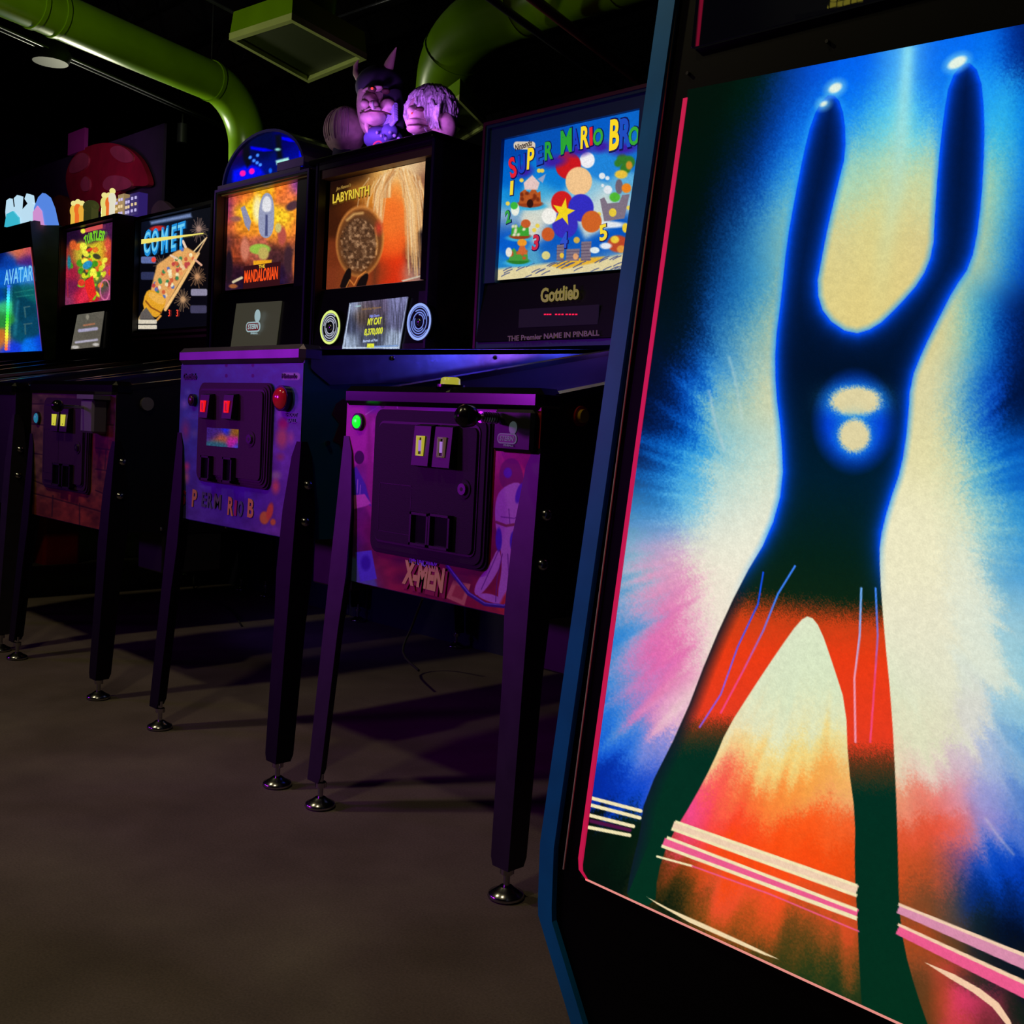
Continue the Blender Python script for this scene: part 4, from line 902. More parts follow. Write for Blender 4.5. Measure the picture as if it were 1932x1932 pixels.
# ---------- 3. third machine: stone-block front, creature heads on top
XB = -3.358
r = machine(XB, 'pinball machine with stone-block printed front and three lumpy goblin heads on its top', W=.632, zb=.490, zf=.932, zr=1.125, legm=mat('dark_leg_metal', (.010, .008, .016)), legtop=.76, boltz=(.70, .60), railm=mat('dark_rail', (.03, .025, .035), .25, .6))
RB = np.array([XB, 1.4, 0])
def BL_(px, py, Y=1.4): a = at(px, py, Y); return a[0]-XB, a[1]
def paint_b(A):
    A.field([(70, 745, 110, 80, 70), (150, 735, 90, 50, 70), (215, 740, 70, 25, 50), (70, 820, 110, 80, 60), (70, 900, 120, 90, 60), (80, 950, 130, 60, 40), (140, 960, 150, 60, 45), (200, 970, 130, 55, 40), (205, 850, 120, 35, 45), (200, 780, 90, 30, 80), (195, 900, 130, 70, 50)], 22)
    n = fbm(A.x*.09, A.y*.09, 55, 4)[:, None]; A.c *= (.55+.9*n)
    for P in ([(60, 762), (82, 762)], [(60, 800), (82, 802)], [(60, 855), (84, 858)], [(60, 930), (100, 940), (190, 965), (215, 975)], [(100, 935), (98, 975)], [(150, 950), (150, 990)], [(60, 905), (84, 915)], [(180, 800), (215, 802)], [(180, 845), (215, 850)], [(180, 885), (215, 890)], [(200, 850), (198, 885)], [(180, 925), (215, 940)], [(110, 735), (112, 725)], [(165, 735), (163, 725)], [(60, 735), (220, 735)]):
        A.line(P, 2, (25, 12, 18), 1.6, .8)
        A.line([(a, b+2.4) for a, b in P], 1.2, (190, 130, 100), 1.6, .25)
printed_panel('front_artwork', [(XB-.314, 1.3975, .895), (XB+.314, 1.3975, .895), (XB+.314, 1.3975, .492), (XB-.314, 1.3975, .492)], .0025, paint_b, PRINT, r, .002, RB)
dx0, dz1 = BL_(90, 750); dx1, _z = BL_(178, 752); _x, dz0 = BL_(86, 918)
YL = glow('slot_lemon', (200, 195, 60), 1.0)
coin_door(r, dx0, dx1, dz0, dz1, .022, BL_(160, 845), [(*BL_(127, 793), .055, .070), (*BL_(144, 794), .055, .070)], [(*BL_(124, 895), .058, .07), (*BL_(143, 899), .058, .075)], (dx0+.035, dz0+.05, dx0+.15, dz0+.19), (YL, YL), fm=mat('purple_door', (.04, .015, .045), .55, noise=.1, scale=400, bump=.08, spec=.2))
x, z = BL_(74, 789); mb = MB(); mb.prism(circ(x, z, .021), XZ, -.010, 0, SATIN); mb.ball((x, -.009, z), (.015, .008, .017), glow('teal_glow', (30, 110, 140)), 16, 8); mb.build('start_button', r)
x, z = BL_(193, 783); mb = MB(); mb.box((x-.04, -.05, z-.055), (x+.045, -.003, z+.045), mat('grey_housing', (.16, .14, .2), .5), bev=.006); mb.box((x-.055, -.055, z+.045), (x+.06, -.003, z+.058), mat('grey_housing', (.16, .14, .2), .5)); mb.build('plunger_housing', r)
mb = MB(); mb.tube([(x-.02, -.05, z+.02), (x-.02, -.12, z+.02)], .005, STEEL, 8); mb.ball((x-.02, -.125, z+.02), .018, BLACK, 14, 8); mb.build('plunger', r)
mb = MB(); y_, z_ = at_x(276, 762, XB+.317); mb.tube([(.316, y_-1.4, z_), (.326, y_-1.4, z_)], .020, mat('clear_button', (.25, .22, .24), .2), 16); mb.build('flipper_button', r)
underbox(r, XB, .632, .490)
# head
xl, xr = -3.69-XB, -2.962-XB
DARKART = mat('dark_carved_art', (.05, .024, .014), .45, noise=.85, scale=9)
bb = backbox(r, XB, xl, xr, 1.13, 1.872, 1.10, 1.40, SATIN, .018, side=DARKART)
mb = MB(); mb.box((xl-.02, 1.07, 1.872), (xr+.015, 1.40, 1.892), BLACK, bev=.004); mb.build('top_board', bb)
for sx in (xl, xr-.012):
    mb = MB(); mb.box((sx, 1.095, 1.13), (sx+.012, 1.10, 1.872), mat('violet_black_edge', (.03, .02, .08), .3)); mb.build('edge_trim', bb)
tl = at(616, 345, 2.555); tr = at(811, 300, 2.555); bl = at(613, 545, 2.555)
mb = MB(); mb.box((xl+.018, 1.11, tl[1]+.002), (xr-.018, 1.155, 1.854), mat('tan_inner_frame', (.16, .09, .04), .5, emit=None)); mb.box((xl+.018, 1.135, bl[1]-.004), (tl[0]-XB, 1.175, tl[1]+.002), BLACK); mb.box((tr[0]-XB, 1.135, bl[1]-.004), (xr-.018, 1.175, tl[1]+.002), BLACK); mb.build('inner_frame', bb)
def paint_lab(A):
    A.field([(625, 340, 25, 10, 8), (680, 330, 40, 18, 8), (625, 365, 40, 18, 8), (660, 395, 80, 35, 12), (625, 420, 60, 25, 10), (622, 480, 110, 45, 20), (625, 530, 120, 50, 25), (660, 530, 130, 60, 25), (690, 400, 150, 80, 25), (700, 440, 190, 100, 40), (690, 360, 190, 120, 40),
             (710, 340, 220, 160, 80), (740, 325, 235, 195, 125), (770, 315, 235, 200, 150), (800, 310, 190, 150, 110), (808, 340, 130, 80, 60), (715, 380, 245, 150, 45), (760, 360, 240, 170, 80), (795, 370, 215, 160, 100), (805, 400, 60, 30, 30), (720, 430, 235, 110, 35), (745, 400, 250, 130, 50),
             (745, 450, 245, 85, 25), (730, 470, 230, 80, 25), (740, 500, 225, 50, 15), (745, 530, 215, 45, 15), (720, 510, 140, 55, 25), (780, 430, 200, 120, 60), (790, 470, 110, 60, 40), (780, 520, 180, 130, 110), (808, 440, 10, 6, 15), (806, 480, 12, 8, 20), (808, 520, 120, 85, 95), (800, 500, 20, 12, 20)], 14)
    # pale falling strands around a warm oval: no figure
    rs = random.Random(11)
    A.ell(742, 410, 30, 58, (238, 112, 40), 26, 0, .75)
    for k in range(260):
        x0 = rs.gauss(750, 22); y0 = 322+abs(x0-752)*.35+rs.uniform(-8, 8); side = 1 if x0 > 748 else -1
        xe = x0+side*rs.uniform(6, 34)*(1.0 if side > 0 else .8); ye = y0+rs.uniform(45, 110) if side < 0 else y0+rs.uniform(60, 200)
        if 722 < xe < 764 and ye > 375: ye = 372
        c_ = rs.choice([(245, 215, 160), (235, 185, 120), (225, 165, 95), (205, 140, 80), (250, 230, 190), (170, 110, 60)])
        A.line([(x0, y0), (x0*.4+xe*.6+side*3, y0*.6+ye*.4), (xe, ye)], rs.uniform(1.2, 2.6), c_, 2, .42)
    A.poly([(700, 420), (716, 500), (712, 545), (700, 545)], (90, 45, 25), 8, .5)
    A.poly([(790, 440), (812, 410), (812, 500), (795, 490)], (12, 8, 18), 8, .8)
    # crystal ball
    A.ell(679, 455, 45, 67, (205, 130, 60), 4, .08); A.ell(679, 456, 42, 63, (120, 65, 28), 5, .08); A.ell(677, 458, 36, 54, (85, 55, 35), 14, .08)
    i = np.nonzero(((A.x-677)/36)**2+((A.y-462)/50)**2 < 1)[0]; n = fbm(A.x[i]*.2, A.y[i]*.2, 61, 3)
    A.blend(np.clip((n-.45)*2.2, 0, .8), (190, 145, 105), i); A.blend(np.clip((.35-n)*3, 0, .8), (25, 16, 14), i)
    A.line([(655, 415), (668, 404), (684, 402)], 4, (235, 185, 110), 5, .8); A.line([(710, 480), (712, 460), (708, 430)], 3, (235, 160, 80), 4, .6)
    A.ell(715, 430, 8, 14, (190, 60, 40), 6, 0, .6)
    A.poly(smooth_poly([(640, 545), (646, 525), (656, 505), (663, 508), (662, 525), (655, 545)], 1), (20, 12, 12), 2); A.poly(smooth_poly([(670, 545), (678, 525), (692, 514), (696, 520), (690, 540), (686, 550)], 1), (20, 12, 12), 2)
    A.line([(652, 545), (660, 528), (668, 538), (676, 522), (690, 512)], 2, (235, 140, 60), 2, .8)
    A.poly([(757, 529), (812, 514), (812, 517), (760, 532)], (200, 190, 170), 1.5, .7)
    A.speckle(.12, .6)
printed_panel('backglass', [(tl[0], 2.555, tl[1]), (tr[0]+.002, 2.555, tl[1]), (tr[0]+.002, 2.555, bl[1]-.003), (tl[0], 2.555, bl[1]-.003)], .0013, paint_lab, LIT, r, .006, RB)
mb = MB(); x, z = at(661.5, 368, 2.55)
text_mesh(mb, 'LABYRINTH', .055, glow('ink_brown', (90, 60, 10)), face_M(x-XB+.002, 1.1515, z-.004, .03), bold=.04, width=.245, extrude=.0003)
text_mesh(mb, 'LABYRINTH', .052, glow('title_gold', (225, 195, 60)), face_M(x-XB, 1.150, z, .03), bold=.015, width=.240, extrude=.0003)
x, z = at(648, 353, 2.55); text_mesh(mb, "Jim Henson's", .018, glow('title_gold_dim', (150, 115, 50)), face_M(x-XB, 1.150, z, .05), shear=.3, width=.10, extrude=.0003)
mb.build('title_lettering', r)
mb = MB(); mb.prism([(1.155, bl[1]-.01), (1.135, bl[1]-.01), (1.100, 1.14), (1.155, 1.14)], YZ, xl+.018, xr-.018, mat('score_panel_black2', (.008, .008, .012), .3)); sp_ = mb.build('speaker_panel', r)
def paint_ld(A):
    A.field([(665, 575, 120, 130, 160), (700, 580, 90, 80, 110), (765, 565, 110, 110, 150), (655, 610, 60, 65, 90), (700, 605, 60, 55, 70), (760, 600, 95, 95, 130), (650, 650, 150, 165, 190), (700, 640, 70, 75, 95), (750, 650, 150, 165, 190), (690, 592, 95, 70, 45)], 12)
    n = vnoise(A.x*.5, A.y*.05, 12)[:, None]; A.c *= (.7+.6*n)
    A.line([(648, 657), (661, 575)], 2, (190, 205, 230)); A.line([(752, 657), (769, 563)], 2, (170, 185, 220)); A.line([(648, 656), (752, 656)], 2.4, (200, 215, 235)); A.poly([(693, 648), (706, 648), (706, 656), (692, 656)], (220, 225, 60), 1)
    A.line([(707, 654), (750, 652)], 3, (120, 150, 200)); A.line([(672, 578), (680, 577)], 3, (150, 180, 190)); A.speckle(.2, .6)
c_ = [at(661, 572, 2.52), at(771, 560, 2.52), at(753, 659, 2.492), at(646, 659, 2.492)]
P4 = [(c_[0][0], 2.515, c_[0][1]), (c_[1][0], 2.515, c_[1][1]), (c_[2][0], 2.490, c_[2][1]), (c_[3][0], 2.490, c_[3][1])]
printed_panel('display', P4, .002, paint_ld, LIT, sp_, .006, RB)
mb = MB(); tl_ = -.12
for t_, px, py, s_, wd, cc in (('MY CAT', 708, 607, .036, .085, (215, 220, 60)), ('8,370,000', 706, 626, .034, .112, (215, 220, 60)), ('High Score', 708, 596, .014, .06, (130, 140, 220)), ('Goblin King Highscore', 702, 582, .012, .12, (130, 100, 70)), ('Barrels of Fun', 700, 643, .014, .09, (170, 185, 220))):
    x, z = at(px, py, 2.497); text_mesh(mb, t_, s_, glow('disp_%d%d' % (cc[0], cc[1]), cc), face_M(x-XB, 1.097-.010*(1.14-z)/-.1*.0-.004, z, .03, tl_), bold=.03, shear=.05, width=wd, extrude=.0003)
mb.build('display_lettering', sp_)
for px, py, ca, cb in ((625.5, 618, (225, 245, 130), (200, 205, 225)), (793.5, 607.5, (150, 175, 245), (130, 155, 250))):
    x, z = at(px, py, 2.50); x -= XB; mb = MB(); y = 1.094
    mb.prism(circ(x, z, .070, 32), XZ, y, y+.03, BLACK)
    for k, rr in enumerate((.067, .055, .045, .036, .028)):
        wv = .010 if k == 0 else .0045; n = 40; a0 = random.uniform(0, 6)
        seg = n if k == 0 else int(n*.86)
        P = [(x+rr*math.cos(a0+2*PI*i/n), z+rr*math.sin(a0+2*PI*i/n)) for i in range(seg+1)]; Q = [(x+(rr-wv)*math.cos(a0+2*PI*i/n), z+(rr-wv)*math.sin(a0+2*PI*i/n)) for i in range(seg+1)]
        vs = [(a, y-.002, b) for a, b in P]+[(a, y-.002, b) for a, b in Q]; m_ = len(P)
        mb.add(vs, [(i, i+1, m_+i+1, m_+i) for i in range(m_-1)], glow('ring_%d_%d' % (ca[0], k), ca if k == 0 else cb, 1 if k == 0 else .75))
    mb.ball((x, y, z), (.014, .008, .014), CHROME, 12, 8)
    mb.build('speaker_ring', sp_)
mb = MB(); x, z = at(800, 562, 2.52); mb.box((x-XB-.028, 1.118, z-.025), (x-XB+.028, 1.124, z+.025), mat('dark_badge', (.02, .02, .04), .3)); mb.build('maker_badge', sp_)
# creature heads on top
SKIN = mat('goblin_skin', (.52, .34, .36), .55, noise=.3, scale=25, bump=.5)
HAIR = mat('goblin_hair', (.45, .40, .48), .7, noise=.5, scale=60, bump=.8)
NIGHT = mat('dark_cloth', (.03, .025, .06), .8, noise=.3)
RUFF = mat('ruff_cloth', (.30, .28, .65), .7, noise=.3, scale=40)
IVORY = mat('ivory_horn', (.45, .30, .25), .5, noise=.3, scale=15)
YG = 2.64
def GP(px, py, Y=YG): a = at(px, py, Y); return (a[0]-XB, Y-1.4, a[1])
def bumpy(seed, amp):
    rr = random.Random(seed); W_ = [(Vector((rr.gauss(0, 1), rr.gauss(0, 1), rr.gauss(0, 1))).normalized(), rr.uniform(3, 8), rr.uniform(0, 6)) for _ in range(9)]
    return lambda d: 1+amp*sum(math.sin(d.dot(v)*f+p) for v, f, p in W_)/3
# left: smooth round head turned away
c_ = GP(652, 247)
mb = MB(); mb.ball(c_, (.088, .085, .094), SKIN, 32, 20, lambda d: 1+.05*math.sin(d.x*7)+.12*max(0, -d.z-.3)*(-d.x)); gh = mb.build('goblin_head', r); gh['label'] = 'smooth rounded head'
mb = MB(); mb.tube([(c_[0]-.02, c_[1], 1.885), (c_[0], c_[1], c_[2]-.04)], .045, NIGHT, 14); mb.build('neck', gh)
mb = MB()
for k in range(13):
    a = -1.0+k*.17; P = []
    for j in range(9):
        b = -.5+j*.17+.1*math.sin(k*2.3); d = Vector((math.sin(a)*math.cos(b), -math.cos(a)*math.cos(b), math.sin(b))); P.append((c_[0]+.091*d.x, c_[1]+.088*d.y, c_[2]+.096*d.z))
    mb.tube(P, .0022, mat('pink_strands', (.50, .30, .42), .6), 5)
mb.build('hair', gh)
# centre: horned helmet head
c_ = GP(712, 196); S_ = .00238
def G(px, py, dy=0): a = at(px, py, YG+dy); return (a[0]-XB, YG-1.4+dy, a[1])
mb = MB(); mb.ball(c_, (.085, .085, .125), SKIN, 36, 26, lambda d: (1+.05*bumpy(3, 1)(d)-.05)*(1+.10*max(0, -d.z-.35)*(1 if d.y < 0 else .3)))
mb.ball(G(698, 192, -.075), (.032, .035, .036), SKIN, 18, 12); mb.ball(G(690, 196, -.098), (.020, .022, .018), SKIN, 12, 8); mb.ball(G(705, 197, -.095), (.016, .02, .015), SKIN, 12, 8)
mb.ball(G(703, 222, -.055), (.062, .045, .033), SKIN, 24, 12, bumpy(6, .03)); mb.ball(G(732, 200, -.04), (.034, .03, .028), SKIN, 16, 10); mb.ball(G(703, 208, -.085), (.048, .022, .010), SKIN, 16, 8); mb.ball(G(703, 169, -.068), (.060, .026, .012), SKIN, 16, 8)
mb.tube([G(692, 228, -.075), G(692, 240, -.08), G(694, 252, -.078)], [.012, .009, .003], SKIN, 10)
gh = mb.build('goblin_head', r); gh['label'] = 'horned goblin head with tusk'
mb = MB(); mb.ball(G(718, 166, .01), (.100, .100, .085), NIGHT, 26, 14); mb.tube([G(741, 180, 0), G(750, 215, 0), G(748, 240, 0)], [.04, .035, .03], NIGHT, 14); mb.build('helmet', gh)
mb = MB(); mb.tube([G(731, 134, 0), G(735, 120, 0), G(741, 105, 0), G(748, 89, 0)], [.022, .019, .012, .002], IVORY, 14); mb.build('horn', gh)
mb = MB(); mb.tube([G(680, 152, 0), G(672, 138, 0), G(671, 124, 0), G(676, 113, 0)], [.016, .014, .010, .002], IVORY, 14); mb.build('horn', gh)
mb = MB(); mb.tube([G(704, 206, -.115), G(703.5, 196, -.122), G(703, 191, -.122)], [.007, .005, .001], mat('tusk', (.7, .65, .7), .4), 10); mb.build('tusk', gh)
mb = MB(); mb.ball(G(702, 168, -.088), (.020, .016, .012), mat('dark_socket', (.06, .015, .02), .7), 12, 8); mb.ball(G(728, 172, -.068), (.018, .016, .011), mat('dark_socket', (.06, .015, .02), .7), 12, 8); mb.tube([G(680, 213, -.085), G(700, 209, -.112), G(722, 211, -.095), G(738, 216, -.06)], .0035, mat('dark_socket', (.06, .015, .02), .7), 8); mb.build('face_crease', gh)
mb = MB(); mb.ball(G(702, 167, -.106), .0055, glow('red_eye', (255, 70, 60)), 10, 6); mb.build('eye', gh)
mb = MB()
for k in range(7):
    P = []
    for j in range(11):
        t = j/10; px = 695+t*52; py = 252-6*k*.55-t*t*34+math.sin(t*3)*3+ (k*-1.2); P.append(G(px, py+6, -.05+.04*math.sin(t*PI+.5)+k*.004))
    mb.tube(P, .0085, RUFF, 8)
mb.build('collar', gh)
mb = MB(); mb.ball(G(722, 262, -.01), (.085, .07, .045), mat('blue_cloth', (.10, .09, .40), .7, noise=.3), 24, 14, bumpy(9, .06)); mb.ball(G(735, 248, -.04), (.035, .03, .03), mat('blue_cloth', (.1, .1, .4)), 16, 10)
for q in range(6): mb.ball(G(712+q*8, 250+(q % 3)*6, -.075), .007, RUFF, 8, 6)
mb.build('body', gh)
# right: hairy troll head
c_ = GP(815, 214)
mb = MB(); mb.ball(c_, (.095, .085, .090), SKIN, 30, 20, bumpy(12, .04))
mb.ball(G(790, 222, -.075), (.040, .035, .045), SKIN, 18, 12); mb.ball(G(786, 232, -.08), (.045, .04, .016), SKIN, 18, 8); mb.ball(G(788, 243, -.06), (.045, .04, .018), SKIN, 18, 8); mb.ball(G(782, 210, -.09), (.024, .03, .022), SKIN, 14, 10); mb.ball(G(838, 240, -.01), (.045, .05, .055), SKIN, 18, 12)
gh = mb.build('goblin_head', r); gh['label'] = 'hairy troll head'
mb = MB(); rr = random.Random(5)
for k in range(210):
    a = rr.uniform(-1.9, 2.2); el = rr.uniform(.15, 1.45); P = []
    L_ = rr.uniform(.7, 1.5)
    for j in range(7):
        e = el-j*L_/6*rr.uniform(.9, 1.05); aa = a+.05*j*math.sin(a*3+k)
        if abs(aa+.35) < .45 and e < .35: break
        d = Vector((math.sin(aa)*math.cos(e), -math.cos(aa)*math.cos(e), math.sin(e))); q = 1.06+.04*math.sin(k*1.7+j)
        P.append((c_[0]+.097*d.x*q+.004*math.sin(k+j), c_[1]+.088*d.y*q, c_[2]+.094*d.z*q))
    if len(P) > 2: mb.tube(P, [.006]*(len(P)-1)+[.001], HAIR, 5, False)
for k in range(14):
    mb.tube([G(770+rr.uniform(-6, 8), 195+rr.uniform(-6, 10), -.05), G(768+rr.uniform(-6, 6), 218, -.06), G(774+rr.uniform(-6, 6), 240, -.05)], [.006, .005, .001], HAIR, 5, False); mb.tube([G(815+rr.uniform(-6, 14), 195+rr.uniform(-6, 10), -.075), G(822+rr.uniform(-8, 8), 218, -.08), G(820+rr.uniform(-10, 10), 243, -.07)], [.006, .005, .001], HAIR, 5, False)
mb.build('hair', gh)['label'] = 'long matted pale hair'
mb = MB(); mb.ball(G(790, 208, -.088), (.030, .016, .012), mat('dark_socket', (.06, .015, .02), .7), 12, 8); mb.tube([G(770, 236, -.105), G(790, 235, -.118), G(808, 238, -.09)], .003, mat('dark_socket', (.06, .015, .02), .7), 8); mb.build('face_crease', gh)
mb = MB(); mb.ball(G(777, 214, -.11), .004, glow('red_eye', (255, 70, 60)), 8, 6); mb.build('eye', gh)
mb = MB(); mb.tube([(c_[0], c_[1], 1.885), (c_[0], c_[1], c_[2]-.03)], .05, NIGHT, 14); mb.build('neck', gh)
mb = MB(); P = [(G(712, 274, -.13)[0]+.028*math.cos(a*PI/10), G(712, 274, -.13)[1], G(712, 276, -.13)[2]+.018*math.sin(a*PI/10)) for a in range(11)]; mb.tube(P, .003, glow('pink_neon', (240, 40, 150)), 8); mb.build('topper_light', r)
for px, e in ((655, 1.0), (720, 1.1), (800, 1.0)):
    a = at(px, 290-(px-655)*.12, 2.44)
    spot('topper_lamp', (a[0], 2.42, 1.93), (a[0], 2.66, 2.06), (.60, .18, 1.0), e*3.0, 120, .8, .03)

# ---------- 4. fourth machine: blue half-dome topper
XD = -4.115
r = machine(XD, 'pinball machine topped by a glowing blue half dome, orange desert-coloured backglass', W=.585, zb=.505, zf=.925, zr=1.14, legtop=.82)
RD = np.array([XD, 1.4, 0])
xl, xr = -4.492-XD, -3.742-XD
bb = backbox(r, XD, xl, xr, 1.13, 1.872, 1.10, 1.40, SATIN, .018, edge=mat('violet_edge', (.07, .03, .22), .35))
tl = (-4.470, at(418, 373, 2.555)[1]); tr = at(567, 346, 2.555); bl = at(418, 548, 2.555); tz1 = (tl[1]+tr[1])/2; tz0 = bl[1]-.002
mb = MB(); mb.box((xl+.018, 1.12, tz1), (xr-.018, 1.15, tz1+.03), mat('brass_strip', (.30, .20, .06), .35, .5)); mb.box((xl+.018, 1.14, tz0-.02), (tl[0]-XD, 1.17, tz1), SATIN); mb.box((tr[0]-XD, 1.14, tz0-.02), (xr-.018, 1.17, tz1), SATIN); mb.build('inner_frame', bb)
def paint_man(A):
    A.field([(422, 380, 90, 30, 110), (440, 372, 200, 80, 60), (460, 368, 235, 120, 40), (500, 355, 250, 180, 30), (530, 350, 245, 120, 40), (563, 350, 130, 60, 130), (425, 410, 170, 60, 90), (460, 400, 250, 190, 30), (485, 390, 255, 215, 40), (545, 375, 240, 120, 60), (560, 400, 250, 150, 40), (535, 410, 250, 200, 40), (425, 430, 215, 100, 50), (460, 430, 245, 150, 35), (540, 435, 245, 160, 40), (565, 430, 235, 120, 50),
             (425, 455, 70, 35, 45), (450, 455, 160, 70, 40), (545, 455, 190, 90, 50), (425, 480, 190, 80, 35), (450, 485, 140, 55, 30), (470, 470, 180, 90, 70), (540, 480, 70, 35, 40), (560, 480, 90, 60, 50), (425, 515, 60, 25, 30), (445, 510, 35, 15, 35), (480, 540, 25, 12, 40), (540, 520, 35, 18, 50), (560, 520, 130, 60, 40), (425, 540, 40, 20, 45), (520, 545, 25, 15, 50)], 11)
    n = vnoise(A.x*.25, A.y*.25, 14)[:, None]; A.c *= (.8+.4*n)
    # plain rounded slab, blocks and ovals stand in for the printed figures
    A.ell(486, 395, 9, 26, (250, 235, 170), 5, 0, .8)
    A.poly(smooth_poly([(487, 440), (488, 395), (494, 370), (504, 362), (514, 370), (518, 395), (516, 440), (502, 452)], 2), (150, 155, 185), 1.5)
    A.poly(smooth_poly([(494, 400), (495, 378), (503, 368), (512, 376), (512, 400)], 2), (225, 225, 230), 3); A.poly([(501, 405), (505, 405), (505, 445), (500, 445)], (70, 75, 120), 2)
    A.poly([(454, 392), (462, 388), (474, 418), (470, 436), (462, 425)], (140, 140, 170), 2); A.ell(445, 413, 10, 5, (150, 90, 80), 4); A.ell(552, 388, 14, 8, (80, 50, 60), 4, -.5); A.ell(490, 470, 20, 10, (150, 190, 70), 3); A.ell(497, 478, 10, 12, (190, 170, 90), 4)
    A.poly([(478, 492), (513, 490), (512, 500), (478, 502)], (235, 165, 30), 2); A.ell(532, 445, 8, 18, (180, 80, 70), 4); A.ell(462, 470, 8, 22, (205, 120, 95), 4); A.ell(525, 430, 6, 9, (205, 190, 110), 3); A.ell(544, 490, 8, 28, (60, 35, 45), 4); A.ell(558, 500, 7, 26, (190, 95, 50), 4)
    A.ell(432, 500, 7, 32, (30, 18, 30), 4); A.ell(440, 540, 8, 4, (160, 90, 50), 2); A.line([(440, 532), (456, 524)], 5, (215, 200, 160), 2); A.speckle(.15, .7)
printed_panel('backglass', [(tl[0], 2.555, tz1), (tr[0], 2.555, tz1), (tr[0], 2.555, tz0), (tl[0], 2.555, tz0)], .0018, paint_man, LIT, r, .006, RD)
mb = MB(); x, z = at(493, 520, 2.55)
mb.box((x-XD-.145, 1.148, z-.05), (x-XD+.145, 1.1535, z+.05), glow('title_ground', (50, 15, 20)))
text_mesh(mb, 'MANDALORIAN', .075, glow('title_orange', (250, 80, 25)), face_M(x-XD, 1.147, z, .0), bold=.02, width=.27, extrude=.0003); x, z = at(495, 503, 2.55); text_mesh(mb, 'THE', .02, glow('title_yellow', (240, 190, 50)), face_M(x-XD, 1.147, z, .0), width=.05, extrude=.0003)
mb.build('title_lettering', r)
mb = MB(); mb.prism([(1.155, tz0-.02), (1.130, tz0-.02), (1.100, 1.14), (1.155, 1.14)], YZ, xl+.018, xr-.018, mat('score_panel_black2', (.008, .008, .012), .3)); sp_ = mb.build('speaker_panel', r)
c_ = [at(448, 573, 2.52), at(532, 568, 2.52), at(520, 656, 2.494), at(436, 656, 2.494)]
mb = MB(); vs = [(c_[0][0]-XD, 1.115, c_[0][1]), (c_[1][0]-XD, 1.115, c_[1][1]), (c_[2][0]-XD, 1.091, c_[2][1]), (c_[3][0]-XD, 1.091, c_[3][1])]
mb.add(vs+[(a, b+.006, c) for a, b, c in vs], [(3, 2, 1, 0), (4, 5, 6, 7), (0, 1, 5, 4), (1, 2, 6, 5), (2, 3, 7, 6), (3, 0, 4, 7)], mat('grey_screen', (.02, .02, .02), .4, emit=lc(58, 56, 45), strength=1, noise=.1)); ds = mb.build('display', sp_)
x, z = at(480, 617, 2.50); logo_badge(sp_, XD, x-XD, z, 1.094, .115, dim=1)
# half-dome topper
x0, z0 = at(420, 352, 2.53); x1, z1 = at(580, 325, 2.53); xm = (x0+x1)/2-XD; rad = (x1-x0)/2-.01; zt0 = 1.888; hz = .205
ACR = mat('acrylic_dome', (.05, .04, .18), .12, coat=.5, emit=None)
def paint_dome(A):
    A.field([(430, 340, 0, 5, 60), (450, 330, 0, 10, 180), (470, 310, 0, 5, 90), (490, 290, 0, 5, 60), (500, 270, 0, 5, 50), (540, 265, 0, 0, 90), (560, 290, 0, 5, 120), (570, 310, 0, 10, 200), (520, 310, 0, 10, 100), (490, 320, 0, 10, 130), (450, 300, 10, 0, 60), (510, 335, 0, 10, 90), (470, 335, 0, 10, 170), (425, 320, 8, 0, 50)], 11)
    A.poly([(438, 340), (440, 322), (470, 310), (490, 315), (500, 330), (440, 345)], (0, 10, 225), 5, .8); A.poly([(472, 276), (502, 280), (515, 284), (498, 286), (474, 282)], (0, 0, 230), 3); A.poly([(531, 258), (545, 260), (558, 268), (545, 267), (531, 263)], (0, 0, 240), 2.5)
    A.poly([(564, 285), (572, 282), (577, 308), (566, 313)], (0, 10, 240), 2.5); A.poly([(455, 275), (470, 270), (474, 310), (466, 318), (458, 300)], (5, 5, 20), 4, .8); A.poly([(518, 255), (530, 252), (534, 300), (522, 300)], (5, 8, 20), 4, .7)
    for cx, cy in ((472, 297), (479, 303), (485, 307), (486, 293), (491, 311)): A.ell(cx, cy, 3, 3, (60, 130, 250), 2)
    A.ell(458, 327, 5.5, 5.5, (250, 20, 160), 1.5); A.ell(475, 323, 5, 5.5, (250, 20, 160), 1.5)
    A.poly([(520, 303), (544, 297), (546, 304), (522, 311)], (150, 210, 200), 2.5); A.ell(535, 313, 5, 4, (160, 220, 210), 2.5); A.ell(524, 282, 5, 2.5, (130, 200, 190), 2.5); A.ell(510, 322, 3, 5, (10, 80, 220), 2)
    A.ell(449, 286, 8, 8, (60, 0, 70), 8, 0, .6)
    A.speckle(.2, .5)
